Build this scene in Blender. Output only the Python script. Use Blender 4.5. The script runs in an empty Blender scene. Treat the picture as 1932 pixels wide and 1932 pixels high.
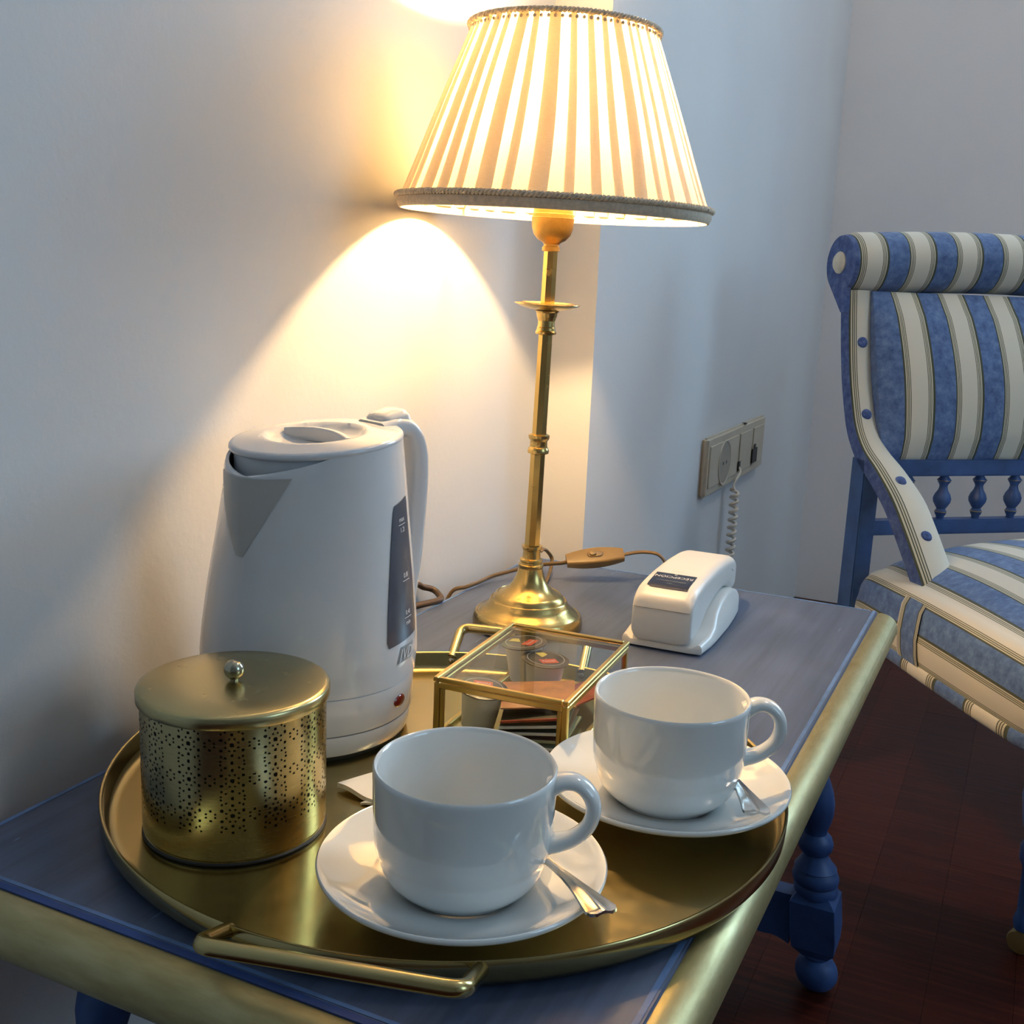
import bpy, bmesh, math, random
import numpy as np
from mathutils import Vector, Matrix, Quaternion
random.seed(7)
PI = math.pi
T = 0.405            # height of the table top over the floor
scene = bpy.context.scene
COL = scene.collection

# ------------------------------------------------------------------ camera
cam_d = bpy.data.cameras.new('camera')
cam = bpy.data.objects.new('camera', cam_d)
COL.objects.link(cam)
Rv = Vector((0.9005449, 0.43284003, 0.04084594))
Uv = Vector((-0.12743148, 0.17296366, 0.97664978))
Fv = Vector((-0.41566826, 0.88472204, -0.21091899))
M = Matrix((Rv, Uv, -Fv)).transposed().to_4x4()
M.translation = Vector((0, 0, 0.325 + T))
cam.matrix_world = M
cam_d.sensor_width = 36.0
cam_d.lens = 2105.8 / 1932.0 * 36.0
cam_d.clip_start = 0.02
scene.camera = cam

# ------------------------------------------------------------------ view, world, window light
vs = scene.view_settings
vs.view_transform = 'Standard'
vs.look = 'None'
vs.exposure = 0.15
vs.gamma = 1.0
vs.use_curve_mapping = False
world = bpy.data.worlds.new('sky')
scene.world = world
world.use_nodes = True
bg = world.node_tree.nodes['Background']
bg.inputs['Color'].default_value = (0.45, 0.62, 0.95, 1)
bg.inputs['Strength'].default_value = 0.6

def area(name, loc, target, sx, sy, power, color):
    d = bpy.data.lights.new(name, 'AREA')
    d.shape = 'RECTANGLE'; d.size = sx; d.size_y = sy
    d.energy = power; d.color = color
    o = bpy.data.objects.new(name, d); COL.objects.link(o)
    o.location = loc
    o.rotation_euler = (Vector(target) - Vector(loc)).to_track_quat('-Z', 'Y').to_euler()
    return o
WIN_FAR = (0.48, 1.28, T + 0.40, T + 1.75)       # x0, x1, z0, z1 of the window in the far wall
WIN_R = (-0.05, 1.15, T + 0.6, T + 1.95)         # y0, y1, z0, z1 of the window in the right wall
WY, WX = 2.6135, 2.7
area('daylight_far_window', (0.88, WY + 0.50, T + 1.08), (0.88, 0, T + 1.08), 0.8, 1.35, 48, (0.48, 0.76, 1.0))
area('daylight_right_window', (WX + 0.26, 0.55, T + 1.27), (0, 0.55, T + 1.27), 1.2, 1.35, 19, (0.48, 0.77, 1.0))
BULB = 205.0

# ------------------------------------------------------------------ materials
def hexlin(r, g, b):
    f = lambda c: ((c / 255 + 0.055) / 1.055) ** 2.4 if c > 10 else c / 255 / 12.92
    return (f(r), f(g), f(b), 1)
class NT:
    def __init__(s, name):
        s.m = bpy.data.materials.new(name); s.m.use_nodes = True
        s.t = s.m.node_tree; s.p = s.t.nodes['Principled BSDF']; s.out = s.t.nodes['Material Output']
    def n(s, kind, **kw):
        x = s.t.nodes.new(kind)
        for k, v in kw.items():
            if k in x.inputs: x.inputs[k].default_value = v
            else: setattr(x, k, v)
        return x
    def l(s, a, ao, b, bi): s.t.links.new(a.outputs[ao], b.inputs[bi])
    def coords(s, scale=(1, 1, 1), kind='Object', rot=(0, 0, 0)):
        c = s.n('ShaderNodeTexCoord'); mp = s.n('ShaderNodeMapping')
        mp.inputs['Scale'].default_value = scale; mp.inputs['Rotation'].default_value = rot
        s.l(c, kind, mp, 'Vector'); return mp
    def noise(s, mp, scale, detail=4, rough=0.55):
        x = s.n('ShaderNodeTexNoise'); x.inputs['Scale'].default_value = scale
        x.inputs['Detail'].default_value = detail; x.inputs['Roughness'].default_value = rough
        s.l(mp, 'Vector', x, 'Vector'); return x
    def ramp(s, src, out, stops, interp='LINEAR'):
        r = s.n('ShaderNodeValToRGB'); r.color_ramp.interpolation = interp
        e = r.color_ramp.elements
        e[0].position, e[0].color = stops[0]; e[1].position, e[1].color = stops[-1]
        for p, c in stops[1:-1]:
            q = e.new(p); q.color = c
        s.l(src, out, r, 'Fac'); return r
    def bump(s, src, out, strength=0.2, dist=0.001):
        b = s.n('ShaderNodeBump'); b.inputs['Strength'].default_value = strength
        b.inputs['Distance'].default_value = dist
        s.l(src, out, b, 'Height'); s.l(b, 'Normal', s.p, 'Normal'); return b
    def setp(s, **kw):
        for k, v in kw.items():
            s.p.inputs[k.replace('_', ' ')].default_value = v

def simple(name, col, rough=0.5, metal=0.0, nscale=None, namp=0.1, bump=0.0, bscale=200, coat=0.0, spec=0.5):
    t = NT(name)
    t.setp(Base_Color=col, Roughness=rough, Metallic=metal)
    t.p.inputs['Coat Weight'].default_value = coat
    t.p.inputs['Specular IOR Level'].default_value = spec
    mp = t.coords()
    nz = t.noise(mp, nscale or 40)
    a = tuple(c * (1 - namp) for c in col[:3]) + (1,); b = tuple(min(1, c * (1 + namp)) for c in col[:3]) + (1,)
    r = t.ramp(nz, 'Fac', [(0.3, a), (0.7, b)])
    t.l(r, 'Color', t.p, 'Base Color')
    if bump:
        n2 = t.noise(mp, bscale, 3); t.bump(n2, 'Fac', bump, 0.001)
    return t.m

def m_wall(name='white_plaster', tint=(1, 1, 1)):
    t = NT(name)
    t.setp(Roughness=0.75)
    mp = t.coords()
    n1 = t.noise(mp, 2.2, 3)
    r = t.ramp(n1, 'Fac', [(0.3, tuple(a * b for a, b in zip((0.66, 0.67, 0.69), tint)) + (1,)), (0.75, tuple(a * b for a, b in zip((0.72, 0.73, 0.74), tint)) + (1,))])
    sp = t.noise(mp, 38, 2)                       # few small specks
    r2 = t.ramp(sp, 'Fac', [(0.0, (1, 1, 1, 1)), (0.80, (1, 1, 1, 1)), (0.83, (0.6, 0.58, 0.55, 1))])
    mx = t.n('ShaderNodeMix', data_type='RGBA', blend_type='MULTIPLY'); mx.inputs[0].default_value = 1
    t.l(r, 'Color', mx, 6); t.l(r2, 'Color', mx, 7); t.l(mx, 2, t.p, 'Base Color')
    n2 = t.noise(mp, 150, 4, 0.6); n3 = t.noise(mp, 14, 3)
    add = t.n('ShaderNodeMath', operation='MULTIPLY_ADD'); add.inputs[1].default_value = 1.2
    t.l(n3, 'Fac', add, 0); t.l(n2, 'Fac', add, 2)
    t.bump(add, 'Value', 0.28, 0.0007)
    return t.m
def m_blue_paint(name, base=(0.072, 0.098, 0.172), light=(0.16, 0.26, 0.46), rough=0.40, scale=(90, 4, 90), rubbed=True):
    t = NT(name)
    t.setp(Roughness=rough)
    mp = t.coords(scale)
    n1 = t.noise(mp, 1.0, 6, 0.6)
    mp2 = t.coords((1, 1, 1)); n2 = t.noise(mp2, 9, 4)
    b = base + (1,); d = tuple(c * 0.72 for c in base) + (1,); e = tuple(c * 1.25 for c in base) + (1,)
    r = t.ramp(n1, 'Fac', [(0.3, d), (0.5, b), (0.75, e)])
    r2 = t.ramp(n2, 'Fac', [(0.35, (0.85, 0.85, 0.85, 1)), (0.7, (1.2, 1.2, 1.2, 1))])
    mx = t.n('ShaderNodeMix', data_type='RGBA', blend_type='MULTIPLY'); mx.inputs[0].default_value = 1
    t.l(r, 'Color', mx, 6); t.l(r2, 'Color', mx, 7)
    last = mx
    if rubbed:
        mp3 = t.coords((60, 8, 60)); n3 = t.noise(mp3, 3.0, 3, 0.5)
        r3 = t.ramp(n3, 'Fac', [(0.72, (0, 0, 0, 1)), (0.78, (1, 1, 1, 1))])
        m2 = t.n('ShaderNodeMix', data_type='RGBA'); t.l(r3, 'Color', m2, 0)
        t.l(mx, 2, m2, 6); m2.inputs[7].default_value = light + (1,)
        last = m2
    t.l(last, 2, t.p, 'Base Color')
    t.bump(n1, 'Fac', 0.12, 0.0006)
    rr = t.ramp(n2, 'Fac', [(0.3, (rough - .06,) * 3 + (1,)), (0.7, (rough + .08,) * 3 + (1,))])
    t.l(rr, 'Color', t.p, 'Roughness')
    return t.m
def m_brass(name, col, rough, stretch=(1, 1, 1), nscale=60, var=0.06, dark=0.75, bump=0.03):
    t = NT(name)
    t.setp(Metallic=1.0, Roughness=rough)
    mp = t.coords(stretch)
    n1 = t.noise(mp, nscale, 4)
    mp2 = t.coords(); n2 = t.noise(mp2, 12, 3)
    r = t.ramp(n2, 'Fac', [(0.3, tuple(c * dark for c in col) + (1,)), (0.65, col + (1,))])
    t.l(r, 'Color', t.p, 'Base Color')
    rr = t.ramp(n1, 'Fac', [(0.3, (rough - var,) * 3 + (1,)), (0.7, (rough + var,) * 3 + (1,))])
    t.l(rr, 'Color', t.p, 'Roughness')
    t.bump(n1, 'Fac', bump, 0.0003)
    return t.m
def m_goldpaint(name, st):
    t = NT(name)
    t.setp(Metallic=0.75, Roughness=0.42)
    mp = t.coords(st); n1 = t.noise(mp, 1.0, 6, 0.6); mpb = t.coords(); n2 = t.noise(mpb, 350, 3)
    r = t.ramp(n1, 'Fac', [(0.25, (0.26, 0.205, 0.085, 1)), (0.5, (0.40, 0.335, 0.155, 1)), (0.8, (0.53, 0.47, 0.26, 1))])
    t.l(r, 'Color', t.p, 'Base Color')
    rr = t.ramp(n1, 'Fac', [(0.3, (0.5, 0.5, 0.5, 1)), (0.75, (0.33, 0.33, 0.33, 1))])
    t.l(rr, 'Color', t.p, 'Roughness')
    t.bump(n2, 'Fac', 0.15, 0.0006)
    return t.m
P_ST = 0.0755
OLIVE = (0.055, 0.065, 0.035, 1); CREAM = (0.68, 0.65, 0.55, 1); BEIGE = (0.58, 0.55, 0.43, 1)
def m_stripe():
    t = NT('striped_upholstery')
    t.setp(Roughness=0.85)
    t.p.inputs['Sheen Weight'].default_value = 0.2
    uv = t.n('ShaderNodeUVMap'); uv.uv_map = 'UVMap'
    sx = t.n('ShaderNodeSeparateXYZ'); t.l(uv, 'UV', sx, 'Vector')
    dv = t.n('ShaderNodeMath', operation='DIVIDE'); dv.inputs[1].default_value = P_ST; t.l(sx, 'X', dv, 0)
    ad = t.n('ShaderNodeMath', operation='ADD'); ad.inputs[1].default_value = 20.0; t.l(dv, 0, ad, 0)
    fr = t.n('ShaderNodeMath', operation='FRACT'); t.l(ad, 0, fr, 0)
    W = (1, 1, 1, 1); K = (0, 0, 0, 1)
    base = t.ramp(fr, 0, [(0.0, OLIVE), (0.022, CREAM), (0.44, OLIVE), (0.465, BEIGE), (0.487, OLIVE), (0.498, BEIGE),
                          (0.515, OLIVE), (0.527, BEIGE), (0.545, OLIVE), (0.555, CREAM), (0.885, OLIVE), (0.895, BEIGE),
                          (0.915, OLIVE), (0.927, BEIGE), (0.945, OLIVE), (0.957, BEIGE), (0.98, OLIVE)], 'CONSTANT')
    mask = t.ramp(fr, 0, [(0.0, K), (0.022, W), (0.44, K)], 'CONSTANT')
    mp = t.coords(); n1 = t.noise(mp, 85, 6, 0.7)
    blue = t.ramp(n1, 'Fac', [(0.30, (0.040, 0.085, 0.22, 1)), (0.52, (0.085, 0.165, 0.37, 1)), (0.75, (0.17, 0.28, 0.48, 1))])
    mx = t.n('ShaderNodeMix', data_type='RGBA'); t.l(mask, 'Color', mx, 0); t.l(base, 'Color', mx, 6); t.l(blue, 'Color', mx, 7)
    t.l(mx, 2, t.p, 'Base Color')
    n2 = t.noise(mp, 900, 2); t.bump(n2, 'Fac', 0.25, 0.0006)
    return t.m
def m_bluefab():
    t = NT('blue_mottled_fabric'); t.setp(Roughness=0.88)
    mp = t.coords(); n1 = t.noise(mp, 85, 6, 0.7)
    blue = t.ramp(n1, 'Fac', [(0.30, (0.03, 0.055, 0.18, 1)), (0.52, (0.07, 0.12, 0.31, 1)), (0.75, (0.15, 0.22, 0.42, 1))])
    t.l(blue, 'Color', t.p, 'Base Color')
    n2 = t.noise(mp, 900, 2); t.bump(n2, 'Fac', 0.25, 0.0006)
    return t.m
def m_shade():
    t = NT('pleated_shade_fabric')
    mp = t.coords((1, 1, 6)); n1 = t.noise(mp, 260, 2)
    r = t.ramp(n1, 'Fac', [(0.3, (0.80, 0.74, 0.60, 1)), (0.7, (0.88, 0.83, 0.70, 1))])
    t.t.nodes.remove(t.p)
    df = t.n('ShaderNodeBsdfDiffuse'); tr = t.n('ShaderNodeBsdfTranslucent')
    t.l(r, 'Color', df, 'Color'); tr.inputs['Color'].default_value = (0.97, 0.86, 0.62, 1)
    mx = t.n('ShaderNodeMixShader'); mx.inputs[0].default_value = 0.30
    t.l(df, 0, mx, 1); t.l(tr, 0, mx, 2); t.l(mx, 0, t.out, 'Surface')
    b = t.n('ShaderNodeBump'); b.inputs['Strength'].default_value = 0.1; b.inputs['Distance'].default_value = 0.0005
    t.l(n1, 'Fac', b, 'Height'); t.l(b, 'Normal', df, 'Normal')
    return t.m
def m_emit(name, col, strength):
    t = NT(name); t.setp(Base_Color=col)
    t.p.inputs['Emission Color'].default_value = col
    t.p.inputs['Emission Strength'].default_value = strength
    return t.m
def m_glass():
    t = NT('clear_glass')
    t.t.nodes.remove(t.p)
    tr = t.n('ShaderNodeBsdfTransparent'); gl = t.n('ShaderNodeBsdfGlossy'); gl.inputs['Roughness'].default_value = 0.02
    tr.inputs['Color'].default_value = (0.93, 0.95, 0.94, 1)
    fr = t.n('ShaderNodeFresnel'); fr.inputs['IOR'].default_value = 1.52
    ge = t.n('ShaderNodeNewGeometry')
    fb = t.n('ShaderNodeMath', operation='SUBTRACT'); fb.inputs[0].default_value = 1.0; t.l(ge, 'Backfacing', fb, 1)
    sc = t.n('ShaderNodeMath', operation='MULTIPLY'); sc.use_clamp = True
    t.l(fr, 0, sc, 0); t.l(fb, 0, sc, 1)
    mx = t.n('ShaderNodeMixShader'); t.l(sc, 0, mx, 0); t.l(tr, 0, mx, 1); t.l(gl, 0, mx, 2)
    t.l(mx, 0, t.out, 'Surface')
    return t.m
def m_wood():
    t = NT('dark_red_wood')
    t.setp(Roughness=0.42)
    t.p.inputs['Specular IOR Level'].default_value = 0.18
    mp = t.coords((6, 120, 6)); n1 = t.noise(mp, 1.0, 6, 0.65)
    oi = t.n('ShaderNodeObjectInfo')
    r = t.ramp(n1, 'Fac', [(0.25, (0.028, 0.006, 0.004, 1)), (0.5, (0.052, 0.010, 0.006, 1)), (0.8, (0.105, 0.025, 0.012, 1))])
    hs = t.n('ShaderNodeHueSaturation')
    mr = t.n('ShaderNodeMapRange'); mr.inputs['To Min'].default_value = 0.88; mr.inputs['To Max'].default_value = 1.12
    t.l(oi, 'Random', mr, 'Value'); t.l(mr, 'Result', hs, 'Value'); t.l(r, 'Color', hs, 'Color'); t.l(hs, 'Color', t.p, 'Base Color')
    t.bump(n1, 'Fac', 0.08, 0.0004)
    return t.m

MAT = dict(
    dimwall=simple('dimmed_back_wall', (0.33, 0.31, 0.29, 1), 0.8),  # back wall darkened so the tray mirrors a dimmer room
    wall=m_wall(), wallfar=m_wall('light_tinted_far_plaster', (1.22, 1.17, 1.14)), ceil=simple('white_ceiling_paint', (0.8, 0.8, 0.8, 1), 0.8),  # far wall tint raised and warmed in place of light falling on it
    top=m_blue_paint('table_top_blue_paint', rough=0.40),
    edge=m_blue_paint('rubbed_light_blue_edge', base=(0.09, 0.17, 0.36), scale=(40, 40, 40), rubbed=False),
    groove=m_blue_paint('deep_blue_groove_paint', base=(0.015, 0.05, 0.20), scale=(40, 40, 40), rubbed=False),
    leg=m_blue_paint('leg_blue_paint', base=(0.032, 0.085, 0.25), scale=(30, 30, 30), rough=0.45, rubbed=False),
    chairwood=m_blue_paint('chair_blue_paint', base=(0.035, 0.09, 0.26), scale=(30, 30, 30), rough=0.45, rubbed=False),
    gold=m_goldpaint('gold_paint', (14, 55, 55)), goldy=m_goldpaint('gold_paint_right', (55, 14, 55)),
    tray=m_brass('tray_brass', (0.50, 0.39, 0.17), 0.20, (1, 1, 1), 90, 0.03, 0.92, 0.01),
    can=m_brass('brushed_canister_brass', (0.50, 0.42, 0.21), 0.26, (1, 1, 30), 60, 0.02, 0.92, 0.008),
    lampbrass=m_brass('lamp_brass', (0.62, 0.44, 0.16), 0.25, (1, 1, 1), 90, 0.04, 0.75, 0.008),
    boxbrass=m_brass('box_brass', (0.66, 0.46, 0.15), 0.30, (1, 1, 1), 60, 0.02, 0.85, 0.0),
    steel=m_brass('spoon_steel', (0.72, 0.70, 0.66), 0.16, (1, 1, 1), 80, 0.05, 0.85, 0.02),
    knob=m_brass('knob_metal', (0.50, 0.46, 0.34), 0.18, (1, 1, 1), 60, 0.05, 0.7, 0.02),
    porc=simple('white_porcelain', (0.78, 0.80, 0.79, 1), 0.07, 0, 30, 0.02, coat=0.6),
    plastic=simple('white_kettle_plastic', (0.66, 0.67, 0.69, 1), 0.15, 0, 20, 0.03, coat=0.2),
    phonepl=simple('white_phone_plastic', (0.74, 0.73, 0.70, 1), 0.32, 0, 20, 0.03),
    greypl=simple('dark_grey_plastic', (0.075, 0.08, 0.105, 1), 0.25, 0, 30, 0.1),
    spout=simple('grey_spout_plastic', (0.46, 0.45, 0.43, 1), 0.35, 0, 30, 0.03),
    black=simple('black_rubber', (0.012, 0.012, 0.012, 1), 0.5),
    inside=simple('canister_interior_shade', (0.02, 0.018, 0.012, 1), 0.5),  # near-black colour stands for the shaded inside of the canister
    seam=simple('grey_seam', (0.22, 0.22, 0.23, 1), 0.5),
    red=simple('red_lamp_plastic', (0.16, 0.008, 0.006, 1), 0.12, coat=0.5),
    greyprint=simple('grey_print', (0.30, 0.32, 0.33, 1), 0.5),
    whiteprint=simple('white_print', (0.72, 0.73, 0.75, 1), 0.5),
    cordgold=simple('golden_brown_cord_plastic', (0.15, 0.095, 0.036, 1), 0.35, 0, 60, 0.1),
    corddark=simple('brown_cord_plastic', (0.075, 0.045, 0.022, 1), 0.4, 0, 60, 0.1),
    switch=simple('golden_brown_switch_plastic', (0.20, 0.13, 0.048, 1), 0.38, 0, 60, 0.05),
    socket=simple('ivory_socket_plastic', (0.52, 0.47, 0.37, 1), 0.4, 0, 30, 0.05),
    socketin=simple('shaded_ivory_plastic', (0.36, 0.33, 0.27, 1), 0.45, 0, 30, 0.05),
    phonecord=simple('beige_phone_cord', (0.72, 0.68, 0.60, 1), 0.45, 0, 60, 0.1),
    navy=simple('navy_label', (0.010, 0.014, 0.035, 1), 0.3, 0, 60, 0.1),
    paper=simple('white_paper', (0.80, 0.78, 0.72, 1), 0.8, 0, 30, 0.03, 0.2, 300),
    stripe=m_stripe(), bluefab=m_bluefab(),
    creamfab=simple('cream_fabric', (0.68, 0.65, 0.55, 1), 0.85, 0, 120, 0.08, 0.2, 800),
    shade=m_shade(),
    rope=simple('taupe_braid', (0.62, 0.52, 0.39, 1), 0.7, 0, 300, 0.2),
    band=simple('taupe_trim_band', (0.62, 0.51, 0.38, 1), 0.75, 0, 300, 0.15, 0.3, 600),
    bulb=m_emit('glowing_bulb', (1.0, 0.64, 0.29, 1), 1.0),
    ceilglow=m_emit('glowing_opal_glass', (1.0, 0.88, 0.76, 1), 25.0),
    glass=m_glass(), wood=m_wood(),
    cupwhite=simple('white_pot_plastic', (0.78, 0.77, 0.74, 1), 0.4, 0, 30, 0.02),
    lidblack=simple('dark_foil_lid', (0.045, 0.038, 0.036, 1), 0.3, 0, 60, 0.1),
    redlab=simple('red_print', (0.55, 0.06, 0.02, 1), 0.4), yellow=simple('yellow_print', (0.60, 0.50, 0.10, 1), 0.4),
    sachetorange=simple('orange_sachet', (0.42, 0.16, 0.05, 1), 0.42, 0, 70, 0.35, 0.4, 90),
    sachetred=simple('red_sachet', (0.30, 0.035, 0.02, 1), 0.38, 0, 70, 0.35, 0.4, 90),
    envdark=simple('dark_tea_envelope', (0.035, 0.03, 0.018, 1), 0.4, 0, 60, 0.3),
    envred=simple('dark_red_tea_envelope', (0.13, 0.02, 0.015, 1), 0.4, 0, 60, 0.3),
    envgreen=simple('pale_green_tea_envelope', (0.36, 0.38, 0.24, 1), 0.5, 0, 60, 0.1),
    goldring=simple('gold_ring_paint', (0.45, 0.32, 0.12, 1), 0.4, 0.6),
    holder=simple('aged_brass_lampholder', (0.34, 0.20, 0.05, 1), 0.38, 0.7, 90, 0.2),
)
bn = MAT['bulb'].node_tree.nodes['Principled BSDF']; bn.inputs['Emission Strength'].default_value = BULB * 8

# ------------------------------------------------------------------ mesh helpers
def mesh_obj(name, verts, faces, mat, parent=None, smooth=True, sharp=40, uvs=None, kind=None, label=None, loc=None):
    me = bpy.data.meshes.new(name)
    me.from_pydata([tuple(v) for v in verts], [], [tuple(f) for f in faces])
    me.validate(); me.update()
    if uvs is not None:
        ul = me.uv_layers.new(name='UVMap')
        for lp in me.loops: ul.data[lp.index].uv = uvs[lp.vertex_index]
    if smooth:
        me.polygons.foreach_set('use_smooth', [True] * len(me.polygons))
        try: me.set_sharp_from_angle(angle=math.radians(sharp))
        except Exception: pass
    me.materials.append(MAT[mat] if isinstance(mat, str) else mat)
    o = bpy.data.objects.new(name, me); COL.objects.link(o)
    if parent: o.parent = parent
    if kind: o['kind'] = kind
    if label: o['label'] = label
    if loc is not None: o.location = loc
    return o
def root(name, label, cat, loc=(0, 0, 0), rot=(0, 0, 0), group=None):
    o = bpy.data.objects.new(name, None); COL.objects.link(o)
    o.location = loc; o.rotation_euler = rot; o.empty_display_size = 0.02
    o['label'] = label; o['category'] = cat
    if group: o['group'] = group
    return o
def recalc(o):
    bm = bmesh.new(); bm.from_mesh(o.data); bmesh.ops.recalc_face_normals(bm, faces=bm.faces); bm.to_mesh(o.data); bm.free()
    return o
def lathe(prof, n=64, cap0=False, cap1=False, fn=None, closed=False):
    V, F = [], []
    for r, z in prof:
        for i in range(n):
            a = 2 * PI * i / n
            rr = fn(r, z, a) if fn else r
            V.append((rr * math.cos(a), rr * math.sin(a), z))
    m = len(prof)
    rng = m if closed else m - 1
    for j in range(rng):
        for i in range(n):
            k = (i + 1) % n; j2 = (j + 1) % m
            F.append((j * n + i, j * n + k, j2 * n + k, j2 * n + i))
    if cap0: F.append(tuple(range(n - 1, -1, -1)))
    if cap1: F.append(tuple((m - 1) * n + i for i in range(n)))
    return V, F
def smooth_path(pts, k=6, closed=False):
    pts = [Vector(p) for p in pts]; n = len(pts); out = []
    segs = n if closed else n - 1
    for i in range(segs):
        p1, p2 = pts[i], pts[(i + 1) % n]
        p0 = pts[i - 1] if (i > 0 or closed) else p1
        p3 = pts[(i + 2) % n] if (i + 2 < n or closed) else p2
        for j in range(k):
            t = j / k
            out.append(0.5 * ((2 * p1) + (p2 - p0) * t + (2 * p0 - 5 * p1 + 4 * p2 - p3) * t * t + (3 * p1 - p0 - 3 * p2 + p3) * t ** 3))
    if not closed: out.append(pts[-1])
    return out
def sweep(path, sec, closed=False, caps=True, scale=None, up=None, vcoord=False):
    """sec: list of (a,b) 2-D points, path: Vectors. returns V,F"""
    n = len(path); m = len(sec); V, F = [], []
    tans = []
    for i in range(n):
        a = path[i - 1] if (i > 0 or closed) else path[i]
        b = path[(i + 1) % n] if (i < n - 1 or closed) else path[i]
        tans.append((b - a).normalized())
    if up is None:
        ref = Vector((0, 0, 1)) if abs(tans[0].z) < 0.9 else Vector((1, 0, 0))
        nrm = (ref - tans[0] * ref.dot(tans[0])).normalized()
    for i in range(n):
        t = tans[i]
        if up is None:
            nrm = (nrm - t * nrm.dot(t)).normalized()
        else:
            nrm = (Vector(up) - t * Vector(up).dot(t)).normalized()
        bi = t.cross(nrm)
        s = scale[i] if scale else 1.0
        sx, sy = (s if isinstance(s, tuple) else (s, s))
        for a, b in sec: V.append(path[i] + bi * a * sx + nrm * b * sy)
    rng = n if closed else n - 1
    for i in range(rng):
        i2 = (i + 1) % n
        for j in range(m):
            k = (j + 1) % m
            F.append((i * m + j, i * m + k, i2 * m + k, i2 * m + j))
    if caps and not closed:
        F.append(tuple(range(m - 1, -1, -1))); F.append(tuple((n - 1) * m + j for j in range(m)))
    return V, F
def circ(r, n=12): return [(r * math.cos(2 * PI * i / n), r * math.sin(2 * PI * i / n)) for i in range(n)]
def rrect(w, h, r, k=4):
    pts = []
    for cx, cy, a0 in ((w / 2 - r, h / 2 - r, 0), (-w / 2 + r, h / 2 - r, PI / 2), (-w / 2 + r, -h / 2 + r, PI), (w / 2 - r, -h / 2 + r, 1.5 * PI)):
        for i in range(k + 1):
            a = a0 + PI / 2 * i / k
            pts.append((cx + r * math.cos(a), cy + r * math.sin(a)))
    return pts
def tube(path, r, n=12, closed=False, scale=None): return sweep(path, circ(r, n), closed, True, scale)
def box(x0, x1, y0, y1, z0, z1):
    V = [(x, y, z) for z in (z0, z1) for y in (y0, y1) for x in (x0, x1)]
    F = [(0, 2, 3, 1), (4, 5, 7, 6), (0, 1, 5, 4), (2, 6, 7, 3), (0, 4, 6, 2), (1, 3, 7, 5)]
    return V, F
def loft(secs, caps=True):
    m = len(secs[0]); V = [p for s in secs for p in s]; F = []
    for i in range(len(secs) - 1):
        for j in range(m):
            k = (j + 1) % m
            F.append((i * m + j, i * m + k, (i + 1) * m + k, (i + 1) * m + j))
    if caps:
        F.append(tuple(range(m - 1, -1, -1))); F.append(tuple((len(secs) - 1) * m + j for j in range(m)))
    return V, F
def merge(*vf):
    V, F = [], []
    for v, f in vf:
        o = len(V); V += [tuple(p) for p in v]; F += [tuple(i + o for i in q) for q in f]
    return V, F
def xf(vf, loc=(0, 0, 0), rot=(0, 0, 0), sc=1):
    m = Matrix.Translation(loc) @ (Matrix.Rotation(rot[2], 4, 'Z') @ Matrix.Rotation(rot[1], 4, 'Y') @ Matrix.Rotation(rot[0], 4, 'X'))
    s = (sc, sc, sc) if not isinstance(sc, tuple) else sc
    return [m @ Vector((v[0] * s[0], v[1] * s[1], v[2] * s[2])) for v in vf[0]], vf[1]
def bevel_box(name, x0, x1, y0, y1, z0, z1, mat, parent=None, b=0.002, seg=2, **kw):
    V, F = box(x0, x1, y0, y1, z0, z1)
    o = mesh_obj(name, V, F, mat, parent, **kw)
    bm = bmesh.new(); bm.from_mesh(o.data)
    bmesh.ops.bevel(bm, geom=bm.edges[:], offset=b, segments=seg, affect='EDGES', clamp_overlap=True)
    bmesh.ops.recalc_face_normals(bm, faces=bm.faces)
    bm.to_mesh(o.data); bm.free()
    o.data.polygons.foreach_set('use_smooth', [True] * len(o.data.polygons))
    o.data.set_sharp_from_angle(angle=math.radians(35))
    return o
def text_vf(s, size, align='CENTER'):
    c = bpy.data.curves.new('txt', 'FONT'); c.body = s; c.size = size; c.align_x = align; c.resolution_u = 2
    o = bpy.data.objects.new('txt', c); COL.objects.link(o)
    dg = bpy.context.evaluated_depsgraph_get(); dg.update()
    me = o.evaluated_get(dg).to_mesh()
    V = [v.co.copy() for v in me.vertices]; F = [tuple(p.vertices) for p in me.polygons]
    o.evaluated_get(dg).to_mesh_clear()
    bpy.data.objects.remove(o); bpy.data.curves.remove(c)
    return V, F

# ------------------------------------------------------------------ room
def struct(name, V, F, mat, label, parent=None):
    o = mesh_obj(name, V, F, mat, parent, smooth=False)
    o['kind'] = 'structure'; o['label'] = label
    return o
RX0, RX1, RY0, RY1, CZ = -0.542, WX, -2.2, WY, 2.6
fl = struct('floor', *box(RX0 - .15, RX1 + .15, RY0 - .15, RY1 + .46, -0.10, -0.006), 'wood', 'dark red-brown wooden floor under the table and armchair')
pw, plen = 0.085, 0.62
k = 0
proto = None
for i in range(int((1.35 + 0.54) / pw)):
    x0 = RX0 + i * pw
    y = 0.25 - random.random() * plen
    while y < 2.6:
        ya, yb = max(y, 0.0), min(y + plen, 2.61)
        if yb - ya > 0.05:
            V, F = box(x0 + .00015, x0 + pw - .00015, ya + .00015, yb - .00015, -0.006, random.uniform(-.0002, 0.0))
            mesh_obj('plank', V, F, 'wood', fl, smooth=False); k += 1
        y += plen
struct('ceiling', *box(RX0 - .15, RX1 + .15, RY0 - .15, RY1 + .46, CZ, CZ + .1), 'ceil', 'plain white ceiling')
wl = struct('wall_left', *box(RX0 - .15, RX0, RY0 - .15, RY1, -0.006, CZ), 'wall', 'white plaster wall behind the kettle and lamp')
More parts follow.
